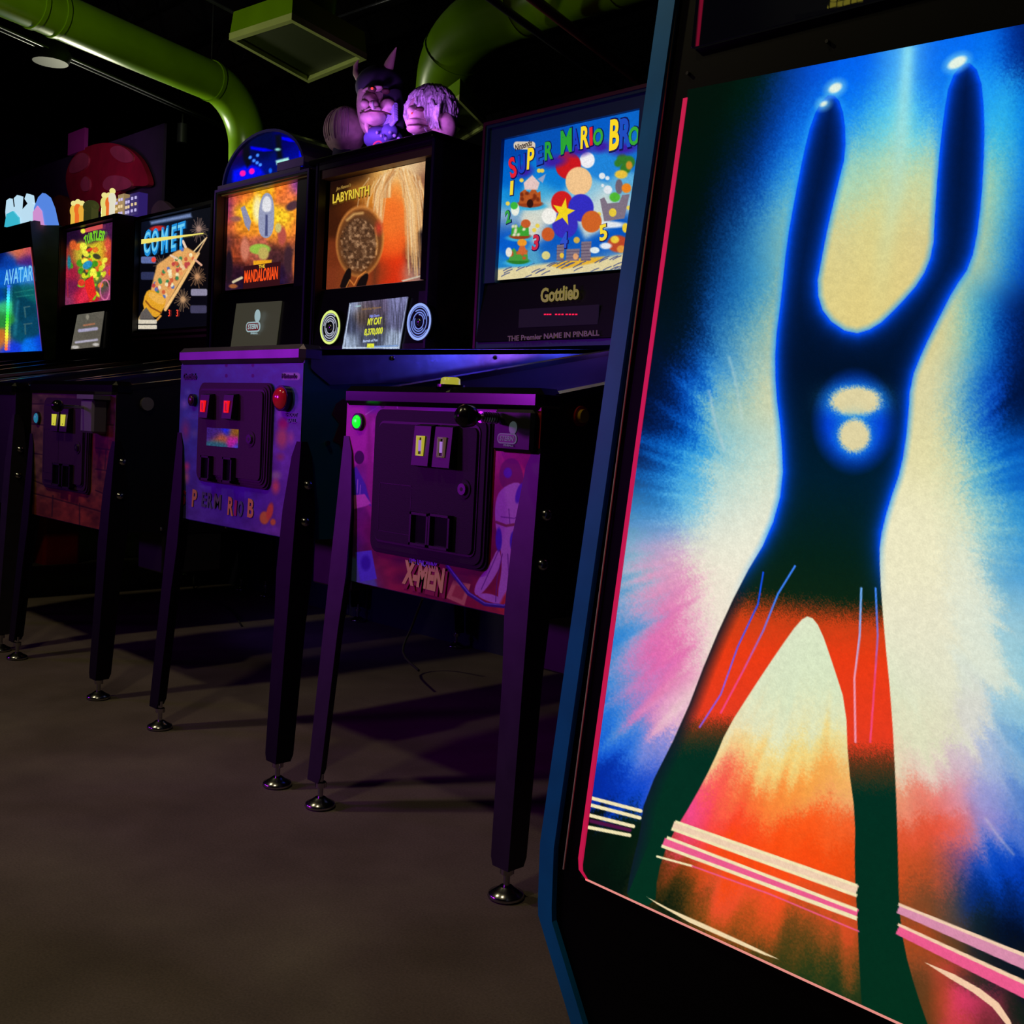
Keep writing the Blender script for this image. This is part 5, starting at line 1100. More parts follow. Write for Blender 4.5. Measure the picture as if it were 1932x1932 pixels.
# arched plate: grid clipped to the half disc
def arch_panel(name, cx, z0, rx, rz, Y, paint, m, parent, off, nx=90, nz=60):
    vs = []; 
    for j in range(nz+1):
        t = j/nz; hw = rx*math.sqrt(max(0, 1-t*t)); 
        for i in range(nx+1): vs.append((cx-hw+2*hw*i/nx, Y, z0+rz*t))
    P = np.array(vs); A = Art(trace(P)); paint(A); col = lin(np.clip(A.c, 0, 255))
    me = bpy.data.meshes.new(name); fs = [(j*(nx+1)+i, j*(nx+1)+i+1, (j+1)*(nx+1)+i+1, (j+1)*(nx+1)+i) for j in range(nz) for i in range(nx)]
    n = len(P); V = [tuple(v) for v in P-off]+[(a, b+.004, c) for a, b, c in (P-off).tolist()]
    fs2 = fs+[tuple(n+i for i in reversed(f)) for f in fs]
    me.from_pydata(V, [], fs2); me.update(); ca = me.color_attributes.new('art', 'FLOAT_COLOR', 'POINT'); f4 = np.ones((2*n, 4), np.float32)
    f4[:n, :3] = col; f4[n:, :3] = .002; ca.data.foreach_set('color', f4.ravel()); me.materials.append(m)
    o = bpy.data.objects.new(name, me); COL.objects.link(o); o.parent = parent; return o
tp = MB(); arc = [(xm+rad*math.cos(a*PI/24), zt0+hz*math.sin(a*PI/24)) for a in range(25)]
ring = arc+[(xm+(rad-.012)*math.cos(a*PI/24), zt0+(hz-.012)*math.sin(a*PI/24)) for a in range(24, -1, -1)]
for i in range(24): tp.prism([ring[i], ring[i+1], ring[48-i], ring[49-i]], XZ, 1.12, 1.30, ACR)
tp.box((xm-rad, 1.10, 1.874), (xm+rad, 1.32, 1.890), mat('violet_plinth', (.08, .05, .16), .4))
dome = tp.build('dome_topper', r); dome['label'] = 'glowing blue half-dome topper'
arch_panel('lit_scene', xm+XD, zt0, rad-.012, hz-.012, 2.535, paint_dome, art_mat('bright_scene_print', True, 1.25), dome, RD)
mb = MB(); x, z = at(545, 334, 2.5); mb.box((x-XD-.085, 1.095, 1.890), (x-XD+.11, 1.10, 1.925), mat('violet_label', (.12, .05, .32), .4)); mb.build('name_plate', dome)
mb = MB(); x, z = at(600, 300, 2.9)

# ---------- 5. fifth machine: roller-coaster art on a tall backglass
XC = -4.905
MAR = mat('maroon_panel', (.030, .004, .014), .35, noise=.15)
r = machine(XC, 'older pinball machine with blue COMET lettering and a coaster train on its tall backglass', W=.56, zb=.51, zf=.925, zr=1.12, legtop=.80, railm=mat('worn_steel', (.25, .2, .2), .35, .9), lockm=mat('worn_steel', (.25, .2, .2), .35, .9))
RC = np.array([XC, 1.4, 0])
xl, xr = -5.30-XC, -4.515-XC
bb = backbox(r, XC, xl, xr, 1.13, 1.835, 1.10, 1.38, SATIN, .016)
tl = at(252, 402, 2.53); tr = at(391, 388, 2.53); bl = at(252, 610, 2.53); tzt = 1.815
def paint_com(A):
    A.field([(255, 430, 8, 8, 20), (300, 415, 15, 25, 45), (380, 400, 12, 14, 22), (300, 500, 6, 6, 14), (380, 500, 12, 8, 12), (260, 560, 5, 5, 12), (350, 590, 6, 6, 14), (385, 600, 10, 8, 18)], 30)
    A.poly([(283, 418), (360, 402), (362, 410), (285, 424)], (110, 130, 175), 4, .9); A.line([(285, 410), (350, 396)], 3, (70, 90, 130), 3, .7)
    rs = random.Random(2)
    for cx, cy, R_, c_ in ((375, 432, 24, (190, 150, 130)), (372, 522, 22, (220, 160, 110)), (345, 565, 22, (220, 170, 120)), (304, 500, 20, (150, 120, 95))):
        for k in range(26):
            a = k*.2417*2.1; q = R_*rs.uniform(.6, 1.1); A.line([(cx+3*math.cos(a), cy+3*math.sin(a)), (cx+q*.7*math.cos(a), cy+q*math.sin(a))], 1.3, c_, 1.4, .55)
        A.ell(cx, cy, 4, 5, c_, 5, 0, .8)
    for x0, y0, x1, y1, c_ in ((266, 484, 294, 497, (95, 110, 165)), (266, 513, 292, 528, (45, 50, 85)), (360, 545, 391, 558, (140, 135, 160)), (359, 576, 390, 591, (65, 62, 90))): A.poly(rrect(x0, y0, x1, y1, 3), c_, 1.6)
    # coaster train: body, nose, rows of people-coloured dots
    A.poly([(281, 560), (296, 500), (330, 475), (352, 466), (372, 478), (360, 500), (335, 540), (312, 580), (296, 590)], (225, 165, 95), 3)
    for k in range(60):
        t = rs.random(); u = rs.uniform(-1, 1); cx = 296+t*60+u*13; cy = 556-t*82+u*9; A.ell(cx, cy, 3.4, 4, rs.choice([(235, 200, 150), (205, 95, 60), (90, 110, 180), (240, 225, 180), (60, 130, 80), (230, 150, 90), (190, 70, 70)]), 1.6, 0, .85)
    A.line([(312, 584), (336, 545), (362, 500), (374, 478)], 6, (240, 190, 120), 2)
    A.poly(smooth_poly([(268, 580), (274, 552), (284, 545), (314, 562), (310, 580), (298, 600), (284, 596)], 1), (225, 160, 40), 2); A.poly(smooth_poly([(278, 560), (284, 548), (314, 563), (306, 578)], 1), (235, 175, 75), 2); A.line([(275, 568), (285, 580), (304, 590)], 3, (140, 80, 25), 1.5)
    A.line([(272, 585), (262, 603)], 4, (225, 180, 100), 1.5); A.line([(303, 596), (296, 604)], 4, (220, 150, 60), 1.5)
    A.line([(372, 480), (390, 448)], 2.4, (205, 165, 120)); A.line([(366, 474), (388, 450)], 2.4, (235, 205, 150)); A.line([(350, 466), (345, 455)], 5, (235, 200, 170)); A.line([(368, 490), (380, 500)], 4, (225, 170, 140)); A.line([(334, 488), (322, 482)], 4, (235, 200, 170))
    A.poly([(266, 590), (276, 580), (292, 602), (262, 602)], (95, 88, 85), 2)
    for y in (607, 617): A.poly(rrect(255, y-4, 296, y+4, 2), (215, 205, 185), 1.4)
    A.ell(290, 490, 4.5, 5, (240, 70, 60), 2); A.ell(297, 431, 14, 5, (190, 40, 35), 3, -.12); A.speckle(.15, .7)
zlow = at(252, 624, 2.53)[1]
printed_panel('backglass', [(xl+XC+.02, 2.53, tzt), (xr+XC-.012, 2.53, tzt), (xr+XC-.012, 2.53, zlow), (xl+XC+.02, 2.53, zlow)], .002, paint_com, LIT, r, .006, RC)
for ch, px, py in (('C', 275, 461), ('O', 290, 458), ('M', 308, 455), ('E', 325, 451), ('T', 339, 447)):
    mb = MB(); x, z = at(px, py, 2.52); text_mesh(mb, ch, .16, glow('comet_blue', (30, 140, 215)), face_M(x-XC, 1.126, z, .06), shear=.1, bold=.07, width=.078 if ch != 'E' else .06, extrude=.0003); text_mesh(mb, ch, .15, glow('comet_pale', (110, 205, 240)), face_M(x-XC-.003, 1.1245, z+.003, .06), shear=.1, bold=.0, width=.066 if ch != 'E' else .05, extrude=.0003); mb.build('title_letter', r)
mb = MB(); a = at(266, 456, 2.52); b = at(383, 440, 2.52); mb.prism([(a[0]-XC, a[1]-.012), (b[0]-XC, b[1]-.002), (b[0]-XC, b[1]+.002), (a[0]-XC, a[1]+.012)], XZ, 1.1215, 1.1225, glow('comet_tail', (240, 225, 110))); mb.build('title_swoosh', r)
for px in (317, 332): mb = MB(); x, z = at(px, 591, 2.52); text_mesh(mb, '3', .045, glow('red_digit', (250, 70, 50)), face_M(x-XC, 1.126, z), bold=.02, extrude=.0003); mb.build('score_digit', r)
mb = MB(); mb.box((xl+.016, 1.11, 1.15), (xr-.012, 1.14, zlow-.004), MAR); PKR = mat('pink_rail', (.22, .06, .20), .35)
for y in (627, 637): z = at(300, y, 2.5)[1]; mb.box((xl+.016, 1.098, z-.008), (xr-.012, 1.1105, z+.004), PKR)
mb.build('lower_panel', r)

# ---------- 6. sixth machine: green and red art, skyline topper
XT = -5.878
REDART = mat('dark_red_side_art', (.07, .010, .012), .4, noise=.8, scale=7)
r = machine(XT, 'pinball machine with green and red backglass and a small lit skyline on top', W=.585, zb=.505, zf=.925, zr=1.14, legtop=.82)
RT = np.array([XT, 1.4, 0])
xl, xr = -6.228-XT, -5.528-XT
bb = backbox(r, XT, xl, xr, 1.13, 1.875, 1.10, 1.40, SATIN, .016, side=REDART, edge=mat('grey_edge', (.10, .10, .13), .3, .5))
tl = at(126, 443, 2.535); tr = at(211, 422, 2.535); bl = at(126, 575, 2.535); tz1 = (tl[1]+tr[1])/2; 
def paint_tm(A):
    A.field([(128, 450, 30, 10, 40), (170, 435, 50, 15, 50), (208, 425, 70, 25, 70), (130, 480, 140, 50, 40), (135, 510, 160, 30, 60), (130, 545, 110, 25, 70), (208, 480, 190, 60, 40), (208, 520, 190, 60, 90), (165, 500, 150, 190, 40), (185, 480, 210, 190, 40), (150, 480, 200, 190, 50), (175, 520, 120, 170, 40), (190, 540, 70, 80, 60), (170, 560, 190, 30, 40), (150, 565, 200, 30, 60), (205, 560, 150, 60, 110), (130, 570, 130, 50, 90)], 9)
    rs = random.Random(8)
    for k in range(70):
        cx = rs.gauss(172, 15); cy = rs.gauss(500, 24); A.ell(cx, cy, rs.uniform(3, 7), rs.uniform(3, 8), rs.choice([(120, 200, 30), (210, 215, 40), (70, 150, 30), (230, 120, 40), (225, 60, 40), (60, 60, 40), (240, 235, 70)]), 1.6, rs.random()*3, .85)
    A.ell(165, 500, 10, 7, (40, 140, 190), 2, -.6); A.poly([(160, 530), (175, 520), (182, 555), (172, 568), (160, 560)], (225, 40, 35), 2); A.poly([(145, 565), (160, 540), (168, 565), (150, 572)], (215, 40, 70), 2)
    i, d = A.sdf([(198+9*math.cos(k*.4), 547+19*math.sin(k*.4)) for k in range(16)], 8); A.blend(1-abs(d)/2.2, (225, 120, 160), i); A.ell(130, 495, 4, 12, (30, 120, 140), 3); A.line([(126, 472), (128, 560)], 2, (190, 40, 50), 2, .6); A.ell(138, 462, 7, 9, (210, 90, 40), 4); A.ell(203, 462, 5, 14, (215, 80, 60), 4)
    A.speckle(.3, .7)
printed_panel('backglass', [(tl[0], 2.535, tz1+.01), (tr[0], 2.535, tz1+.01), (tr[0], 2.535, bl[1]), (tl[0], 2.535, bl[1])], .0028, paint_tm, LIT, r, .006, RT)
n_ = 'TURTLES'
for k, ch in enumerate(n_):
    mb = MB(); px = 159+k*5.4; py = 452-k*1.4-5*math.sin((k+.5)/7*PI)+3; x, z = at(px, py, 2.52); text_mesh(mb, ch, .07, glow('turtle_green', (120, 205, 40)), face_M(x-XT, 1.128, z, .5-k*.16), bold=.05, width=.034, extrude=.0003); mb.build('title_letter', r)
mb = MB(); a = at(159, 434, 2.52); b = at(191, 426, 2.52); mb.prism([(a[0]-XT, a[1]-.012), (b[0]-XT, b[1]-.012), (b[0]-XT, b[1]+.010), (a[0]-XT, a[1]+.010)], XZ, 1.126, 1.128, glow('pink_banner', (205, 80, 80)))
mb.build('title_banner', r)
mb = MB(); mb.prism([(1.13, bl[1]-.012), (1.118, bl[1]-.012), (1.098, 1.15), (1.13, 1.15)], YZ, xl+.016, xr-.016, mat('navy_panel', (.008, .008, .03), .3)); sp_ = mb.build('speaker_panel', r)
c_ = [at(147, 594, 2.51), at(197, 587, 2.51), at(187, 654, 2.488), at(134, 659, 2.488)]
def paint_td(A):
    A.field([(150, 600, 95, 95, 85), (190, 595, 95, 90, 80), (165, 620, 80, 75, 65), (140, 650, 100, 95, 85), (185, 650, 95, 90, 80)], 20)
    A.line([(150, 624), (182, 620)], 6, (165, 160, 190), 2); A.line([(143, 646), (183, 641)], 4, (175, 170, 190), 2); A.line([(158, 614), (178, 611)], 3, (170, 110, 80), 2); A.ell(142, 655, 7, 3, (190, 185, 180), 2); A.ell(181, 650, 6, 3, (190, 185, 180), 2); A.ell(165, 598, 3, 5, (140, 135, 120), 2); A.speckle(.15, .6)
printed_panel('display', [(c_[0][0], 2.507, c_[0][1]), (c_[1][0], 2.507, c_[1][1]), (c_[2][0], 2.487, c_[2][1]), (c_[3][0], 2.487, c_[3][1])], .004, paint_td, LIT, sp_, .005, RT)
# topper: small plain buildings and coloured pegs
def cutout(parent, off, name, P, Y, th, c, s=1, label=None):
    mb = MB(); Q = [at(a, b, Y) for a, b in P]; mb.prism([(x-off[0], z) for x, z in Q], XZ, Y-1.4, Y-1.4+th, glow('g_%s_%d_%d_%d' % (name, *c), c, s)); o = mb.build(name, parent)
    if label: o['label'] = label
    return o
mb = MB(); mb.box((xl+.02, 1.12, 1.875), (xr-.02, 1.36, 1.888), SATIN); tb_ = mb.build('topper_base', r)
bld = [((222, 234, 400, 365), (190, 160, 110)), ((235, 247, 404, 372), (70, 50, 140)), ((244, 262, 406, 362), (60, 40, 130)), ((214, 224, 395, 374), (200, 150, 70))]
for (x0, x1, y0, y1), c in bld:
    mb = MB(); a = at(x0, y0, 2.60); b = at(x1, y1, 2.60)
    mb.box((a[0]-XT, 1.20, 1.888), (b[0]-XT, 1.25, b[1]), glow('bld_%d_%d' % (c[0], c[2]), c, .55))
    for q in range(3):
        for w_ in range(2):
            xx = a[0]-XT+(b[0]-a[0])*(.3+.4*w_); zz = 1.90+(b[1]-1.90)*(q+.4)/3.2; mb.box((xx-.008, 1.196, zz-.007), (xx+.008, 1.20, zz+.007), glow('win_%d' % (q % 2), (225, 200, 150) if q % 2 else (190, 180, 230)))
    mb.build('toy_building', tb_)
for px, py, h_, c in ((139, 395, 20, (235, 190, 70)), (147, 392, 16, (240, 110, 40)), (155, 395, 14, (235, 175, 60)), (197, 380, 22, (230, 220, 120)), (206, 380, 26, (235, 110, 40)), (212, 372, 20, (230, 225, 200))):
    a = at(px, py, 2.56); mb = MB(); mb.ball((a[0]-XT, 1.16, a[1]-.01), (.022, .02, .035), glow('peg_%d_%d' % (c[0], c[1]), c, .95), 10, 8); mb.ball((a[0]-XT, 1.16, a[1]+.032), (.016, .016, .016), glow('peg_top', (235, 225, 140)), 10, 8); mb.tube([(a[0]-XT, 1.16, 1.886), (a[0]-XT, 1.16, a[1]-.02)], .016, glow('peg_%d_%d' % (c[0], c[1]), c, .95), 8); mb.build('toy_figure', tb_)
mb = MB(); a = at(172, 390, 2.56); mb.ball((a[0]-XT, 1.16, a[1]), (.06, .04, .035), mat('toy_green', (.12, .14, .05), .5, emit=lc(60, 65, 30), strength=.6), 14, 8); mb.box((a[0]-XT-.05, 1.14, 1.886), (a[0]-XT+.05, 1.18, a[1]), mat('toy_green', (.12, .14, .05))); mb.build('toy_van', tb_)

# ---------- 7. last machine at the left edge of the photo
XA = -7.08
ARTS = mat('faded_mural_side_art', (.10, .075, .05), .5, noise=.9, scale=4)
r = machine(XA, 'pinball machine farthest left, tall teal screen with rainbow light strip and icy blue topper', W=.585, zb=.505, zf=.925, zr=1.14, legtop=.82)
RA = np.array([XA, 1.4, 0])
xl, xr = -7.44-XA, -6.72-XA
a = at(52, 416, 2.5); b = at(79, 664, 2.5); xt_, xb_ = a[0]-XA, b[0]-XA
mb = MB(); mb.prism([(xl, 1.13), (xb_, 1.13), (xt_, 1.965), (xl, 1.965)], XZ, 1.12, 1.40, SATIN); bb = mb.build('backbox', r)
mb = MB(); mb.add([(xb_+.001, 1.115, 1.13), (xb_+.001, 1.40, 1.13), (xt_+.001, 1.40, 1.965), (xt_+.001, 1.115, 1.965), (xb_-.01, 1.115, 1.13), (xb_-.01, 1.40, 1.13), (xt_-.01, 1.40, 1.965), (xt_-.01, 1.115, 1.965)], [(0, 1, 2, 3), (4, 7, 6, 5), (0, 3, 7, 4), (1, 5, 6, 2), (0, 4, 5, 1), (3, 2, 6, 7)], ARTS); mb.build('side_artwork', bb)
def paint_av(A):
    A.field([(0, 480, 0, 20, 90), (15, 490, 10, 60, 160), (25, 470, 210, 110, 80), (40, 475, 220, 110, 70), (52, 470, 200, 80, 90), (48, 490, 70, 30, 120), (20, 520, 10, 80, 190), (45, 515, 20, 130, 220), (10, 530, 10, 90, 200), (60, 525, 60, 120, 210), (0, 560, 0, 60, 150), (6, 600, 40, 130, 60), (6, 640, 200, 110, 40), (8, 580, 60, 190, 120),
             (20, 550, 8, 75, 85), (60, 545, 10, 95, 100), (40, 580, 6, 60, 85), (60, 620, 8, 65, 95), (30, 630, 8, 75, 100), (20, 655, 20, 60, 220), (60, 655, 10, 110, 235), (76, 650, 10, 60, 200)], 8)
    A.line([(33, 570), (28, 630)], 6, (40, 130, 150), 6, .6); A.line([(45, 580), (56, 578)], 2, (60, 100, 110)); A.line([(46, 580), (48, 598)], 3, (50, 95, 105)); A.line([(45, 612), (60, 610)], 2, (60, 100, 110)); A.line([(47, 612), (48, 630)], 3, (50, 95, 105)); A.line([(28, 552), (62, 546)], 2, (40, 130, 120), 1.5, .6); A.line([(32, 560), (64, 556)], 2, (40, 130, 120), 1.5, .6)
    A.poly([(62, 540), (100, 540), (100, 665), (82, 665), (76, 600)], (4, 4, 10), 2) if 0 else None
    A.speckle(.2, .5)
a = at(57, 466, 2.515); b = at(78, 662, 2.515)
printed_panel('backglass', [(XA-.34, 2.515, a[1]), (a[0], 2.515, a[1]), (b[0], 2.515, b[1]), (XA-.34, 2.515, b[1])], .004, paint_av, LIT, r, .006, RA)
mb = MB(); x, z = at(46, 518, 2.5); text_mesh(mb, 'AVATAR', .13, glow('ice_blue', (120, 200, 245)), face_M(x-XA-.12, 1.108, z, 0), bold=.01, width=.46, extrude=.0003); mb.build('title_lettering', r)
mb = MB()
for k in range(22):
    t = k/21; px = 14-t*5; py = 540+t*118; x, z = at(px, py, 2.5); h_ = .62-.58*t
    import colorsys
    c = colorsys.hsv_to_rgb(h_, .75, 1); mb.ball((x-XA, 1.108, z), .011, glow('led_%d' % k, tuple(int(v*255) for v in c)), 8, 6)
mb.build('light_strip', r)
mb = MB(); mb.box((xl+.1, 1.14, 1.965), (xt_, 1.3, 1.972), SATIN); tb_ = mb.build('topper_base', r)
cutout(tb_, RA, 'ice_rock', [(62, 424), (64, 392), (72, 372), (80, 364), (90, 372), (98, 392), (105, 424)], 2.58, .02, (90, 140, 235), .9)
cutout(tb_, RA, 'pink_glow_rock', [(62, 424), (62, 400), (70, 388), (78, 398), (82, 424)], 2.575, .02, (215, 150, 215), .9)
for P in ([(12, 424), (10, 400), (12, 378), (18, 374), (20, 392), (28, 390), (26, 374), (32, 368), (38, 370), (36, 395), (38, 424)], [(34, 424), (42, 395), (52, 384), (46, 375), (50, 365), (58, 368), (60, 382), (66, 388), (60, 400), (54, 424)]):
    cutout(tb_, RA, 'ice_spire', P, 2.585, .02, (190, 225, 245), .95)
cutout(tb_, RA, 'ice_base', [(8, 428), (12, 404), (24, 398), (34, 410), (36, 428)], 2.575, .02, (60, 190, 215), .9)

# ------------------------------------------------------------------ ducts, grilles and pipes above the row
def P3(px, py, z): a = at_z(px, py, z); return Vector((a[0], a[1], z))
d = thing('air_duct', 'round lime-green duct running back from the upper left and bending down behind the blue dome', 'air duct', P3(300, 110, 2.9))
O1 = d.location.copy()
a = P3(72, 13, 2.9); b = P3(452, 176, 2.9); dr = (b-a).normalized(); R1 = .118
path = [a-dr*2.2, b-dr*.25]
mb = MB(); mb.tube([p-O1 for p in path], R1, LIME, 32); mb.build('duct_run', d)
el = [b-dr*.25]
th = Vector((dr.x, dr.y, 0)); 
for k in range(1, 9):
    an = k/8*PI/2*.92; el.append(b-dr*.25+th*(.34*math.sin(an))+Vector((0, 0, -.34*(1-math.cos(an)))))
end = el[-1]; el.append(end+(el[-1]-el[-2]).normalized()*.12+Vector((0, 0, -.5)))
mb = MB(); mb.tube([p-O1 for p in el], R1, LIME, 32); mb.build('elbow', d)
for p, dd in ((b-dr*.25, dr), (b-dr*1.5, dr), (a+dr*.1, dr)):
    mb = MB(); mb.tube([p-O1-dd*.012, p-O1+dd*.012], R1+.006, LIME, 32); mb.build('joint_band', d)
    mb = MB(); mb.tube([p-O1, p-O1+Vector((0, 0, 4.2-p.z))], .004, SATIN, 6); mb.build('hanger_wire', d)
# square ceiling grilles, each with box and round duct above
MESHG = mat('grille_mesh', (.035, .055, .004), .5, noise=.35, scale=260)
def grille(label, px_c, z, duct_pts, dr_):
    C = [P3(*p, z) for p in px_c]; cen = sum(C, Vector())/4
    t = thing('air_vent', label, 'air vent', cen)
    def q(f, z_): return [((p-cen).x*f, (p-cen).y*f, z_) for p in C]
    mb = MB(); o = q(1, 0); i = q(.90, 0); o2 = q(1, .03); i2 = q(.90, .03); vs = o+i+o2+i2
    fs = []
    for k in range(4):
        n = (k+1) % 4; fs += [(k, n, 4+n, 4+k), (8+k, 8+n, n, k), (4+k, 4+n, 12+n, 12+k), (12+k, 12+n, 8+n, 8+k)]
    mb.add(vs, fs, LIMEP); mb.build('frame', t)
    mb = MB(); mb.add(q(.90, .02)+q(.90, .028), [(0, 1, 2, 3), (7, 6, 5, 4), (0, 4, 5, 1), (1, 5, 6, 2), (2, 6, 7, 3), (3, 7, 4, 0)], MESHG); mb.build('grille', t)
    mb = MB(); mb.add(q(.99, .03)+q(.95, .13), [(0, 1, 2, 3), (7, 6, 5, 4), (0, 4, 5, 1), (1, 5, 6, 2), (2, 6, 7, 3), (3, 7, 4, 0)], LIME); mb.build('plenum_box', t)
    mb = MB(); mb.tube([Vector(p)-cen if not isinstance(p, tuple) else Vector(p) for p in duct_pts(cen)], dr_, LIME, 28); mb.build('supply_duct', t)
    return t
grille('square lime air vent facing down from its duct, above the blue dome and goblin heads', [(432, 75), (582, 157), (692, 113), (550, 37)], 2.6, lambda c: [(.0, .0, .13), (.02, .02, .5), (.04, .04, 1.6)], .155)
b0 = P3(836, 200, 2.68)
path2 = [(836, 192, 2.74), (838, 170, 2.80), (845, 125, 2.90), (868, 78, 2.99), (910, 40, 3.05), (980, 8, 3.09), (1060, -22, 3.12), (1160, -52, 3.14), (1300, -100, 3.16)]
def sm(pts, n=4):
    out = []
    for i in range(len(pts)-1):
        p0 = pts[max(0, i-1)]; p1 = pts[i]; p2 = pts[i+1]; p3 = pts[min(len(pts)-1, i+2)]
        for k in range(n):
            t = k/n; out.append(.5*((2*p1)+(-p0+p2)*t+(2*p0-5*p1+4*p2-p3)*t*t+(-p0+3*p1-3*p2+p3)*t**3))
    out.append(pts[-1]); return out
pts2 = sm([P3(*p) for p in path2])
c4 = P3(918, 241, 2.60)
e1 = (P3(868, 190, 2.6)-c4).normalized()*.52; e2 = (P3(880, 264, 2.6)-c4).normalized()*.52
grille_c = [c4+e1, c4, c4+e2, c4+e1+e2]
def grille2():
    cen = sum(grille_c, Vector())/4
    t = thing('air_vent', 'square lime air vent half hidden behind the troll head, fed by a big curved duct', 'air vent', cen)
    def q(f, z_): return [((p-cen).x*f, (p-cen).y*f, z_) for p in grille_c]
    mb = MB(); vs = q(1, 0)+q(.90, 0)+q(1, .03)+q(.90, .03); fs = []
    for k in range(4):
        n = (k+1) % 4; fs += [(k, n, 4+n, 4+k), (8+k, 8+n, n, k), (4+k, 4+n, 12+n, 12+k), (12+k, 12+n, 8+n, 8+k)]
    mb.add(vs, fs, LIMEP); mb.build('frame', t)
    mb = MB(); mb.add(q(.90, .02)+q(.90, .028), [(0, 1, 2, 3), (7, 6, 5, 4), (0, 4, 5, 1), (1, 5, 6, 2), (2, 6, 7, 3), (3, 7, 4, 0)], MESHG); mb.build('grille', t)
    mb = MB(); mb.add(q(.99, .03)+q(.95, .12), [(0, 1, 2, 3), (7, 6, 5, 4), (0, 4, 5, 1), (1, 5, 6, 2), (2, 6, 7, 3), (3, 7, 4, 0)], LIME); mb.build('plenum_box', t)
    mb = MB(); P = [Vector((0, 0, .10))]+[p-cen for p in pts2]; mb.tube(P, .165, LIME, 32); mb.build('supply_duct', t)
    for k in (10, 20, 28):
        p = pts2[k]-cen; dd = (pts2[k+1]-pts2[k-1]).normalized(); mb = MB(); mb.tube([p-dd*.012, p+dd*.012], .171, LIME, 32); mb.build('joint_band', t)
grille2()
PIPE = mat('dark_pipe', (.10, .10, .12), .35, .6, noise=.2); RP = mat('dark_red_pipe', (.10, .015, .02), .5, noise=.2)
def pipe(name, label, cat, a, b, z, r_, m, ext=(1.0, 1.5), pair=0):
    A_, B_ = P3(*a, z), P3(*b, z); dd = (B_-A_).normalized(); A2 = A_-dd*ext[0]; B2 = B_+dd*ext[1]
    mb = MB(); mb.tube([Vector(), B2-A2], r_, m, 12)
    if pair: s_ = Vector((-dd.y, dd.x, 0))*pair; mb.tube([s_, B2-A2+s_], r_*.8, m, 12); mb.box((-.001, -.001, -.001), (.001, .001, .001), m) if 0 else None
    o = mb.build(name); o.location = A2; tag(o, label, cat); return o, A_, B_
tr_ = thing('track_rail', 'thin grey ceiling track running under the lime duct at the upper left', 'ceiling track', P3(0, 50, 2.95))
A_, B_ = P3(0, 50, 2.95), P3(476, 261, 2.95); dd = (B_-A_).normalized(); s_ = Vector((-dd.y, dd.x, 0))
mb = MB(); mb.tube([-dd*1.5, B_-A_+dd*.1], .009, PIPE, 10); mb.build('rail', tr_)
mb = MB(); mb.tube([-dd*1.5+s_*.05, B_-A_+dd*.1+s_*.05], .007, PIPE, 10); mb.build('rail', tr_)
pipe('ceiling_pipe', 'thin grey pipe at the top edge left of the square vent', 'pipe', (395, 0), (476, 42), 3.1, .010, PIPE, (1, .3))
pipe('ceiling_pipe', 'thin grey pipe at the top edge right of the square vent', 'pipe', (645, 30), (725, 2), 3.3, .008, PIPE, (.2, 1))
pipe('ceiling_pipe', 'dark grey pipe crossing in front of the big curved duct', 'pipe', (929, 0), (1144, 155), 2.9, .020, mat('dim_pipe', (.03, .03, .035), .5, .3), (1, 1.2))
pipe('ceiling_pipe', 'dark red pipe slanting down beside the curved duct', 'pipe', (1009, 0), (1204, 151), 2.9, .026, RP, (1, .6))
sl_ = thing('track_light', 'small black track light under the ceiling track', 'track light', P3(345, 215, 2.95))
mb = MB(); mb.tube([(0, 0, 0), (0, 0, -.08)], .012, SATIN, 10); mb.build('stem', sl_)
mb = MB(); mb.tube([(0, 0, -.07), (0, 0, -.20)], .035, mat('lamp_can', (.03, .03, .035), .4), 16); mb.build('lamp_head', sl_)
cs = thing('ceiling_speaker', 'dim grey round ceiling speaker below the lime duct, upper left', 'speaker', P3(95, 118, 2.9))
mb = MB(); mb.tube([(0, 0, 0), (0, 0, .05), (0, 0, .12)], [.10, .12, .08], mat('speaker_grey', (.012, .012, .018), .6), 24); mb.build('speaker_body', cs)
mb = MB(); mb.tube([(0, 0, .12), (0, 0, 4.2-2.9)], .006, SATIN, 6); mb.build('hanger_wire', cs)

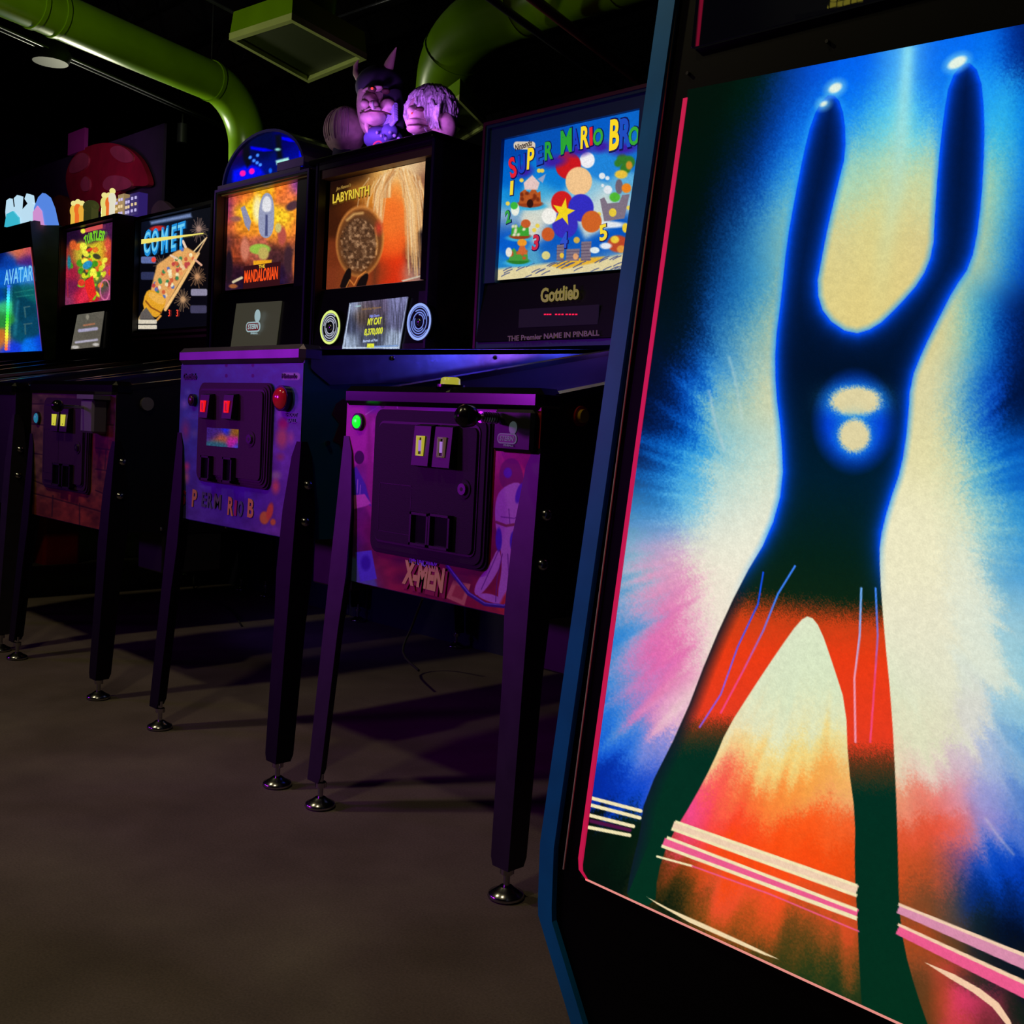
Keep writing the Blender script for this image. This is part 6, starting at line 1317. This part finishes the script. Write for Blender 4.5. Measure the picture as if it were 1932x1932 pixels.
# ------------------------------------------------------------------ far left wall and its round mural
YM = 3.66
def mur(px, py, dy=0): a = at(px, py, YM-dy); return a
mu = thing('round_mural', 'big round maroon mural with pink spots on the violet wall', 'mural', (mur(200, 350)[0], YM, mur(200, 350)[1]))
mx, mz = mu.location.x, mu.location.z
def blob(name, P, dy, c, sm_=2):
    mb = MB(); Q = [mur(a, b, dy) for a, b in smooth_poly(P, sm_)]; mb.prism([(x-mx, z-mz) for x, z in Q], XZ, -dy, .02-dy+.02, mat('mural_%s' % name, lc(*c), .7, noise=.15)); return mb.build(name, mu)
blob('round_cap', [(122, 345), (128, 310), (150, 282), (190, 268), (230, 272), (262, 295), (278, 330), (282, 352), (250, 350), (225, 360), (205, 400), (140, 400)], .005, (205, 25, 70))
for P in ([(128, 325), (135, 300), (155, 285), (168, 295), (165, 315), (140, 328)], [(205, 280), (225, 272), (250, 290), (252, 305), (232, 308), (212, 296)], [(150, 345), (160, 330), (170, 340), (168, 360), (155, 362)], [(192, 345), (205, 330), (235, 332), (250, 345), (245, 355), (215, 362), (196, 358)]):
    blob('pink_spot', P, .02, (230, 90, 130))
blob('brown_patch', [(96, 378), (110, 366), (124, 372), (130, 395), (128, 440), (100, 440)], .005, (150, 80, 40)); blob('pale_patch', [(283, 400), (292, 382), (305, 376), (318, 388), (330, 400), (320, 420), (290, 420)], .005, (130, 90, 130))
mb = MB(); a = mur(131, 253); b = mur(161, 283); mb.box((a[0]-mx, -.01, b[1]-mz), (b[0]-mx, .02, a[1]-mz), mat('pink_square', lc(210, 60, 190), .7)); mb.build('pink_square', mu)
# red bin on the floor behind the row
a = at(17, 949, 2.34); rb = thing('storage_bin', 'dark red bin on the floor at the left edge, under the skyline-topped machine', 'bin', (-6.08, 2.40, 0))
RED = mat('red_plastic_bin', (.55, .012, .008), .45, noise=.15)
mb = MB(); mb.prism(rrect(-.25, -.1, .25, .1, .02), XY, 0, .29, RED); mb.build('bin_body', rb); mb = MB(); mb.prism(rrect(-.26, -.11, .26, .11, .02), XY, .29, .31, RED); mb.build('lid', rb)
# power cords
for lab, P in (('thin black power cord hanging behind the blue machine, curling onto the floor', [(383, 1000, 2.66), (370, 1060, 2.66), (366, 1110, 2.6), (385, 1150, 2.5), (430, 1165, 2.45), (455, 1200, 2.3)]), ('thin black power cord hanging behind the nearest machine front', [(797, 1130, 2.3), (778, 1180, 2.35), (760, 1230, 2.3), (790, 1265, 2.2)])):
    V_ = []
    for px, py, Y in P:
        x, z = at(px, py, Y); V_.append(Vector((x, Y, max(z, .006))))
    b0 = V_[0]; mb = MB(); mb.tube([v-b0 for v in sm(V_)], .004, RUBBER, 8); o = mb.build('power_cord'); o.location = b0; tag(o, lab, 'cord')
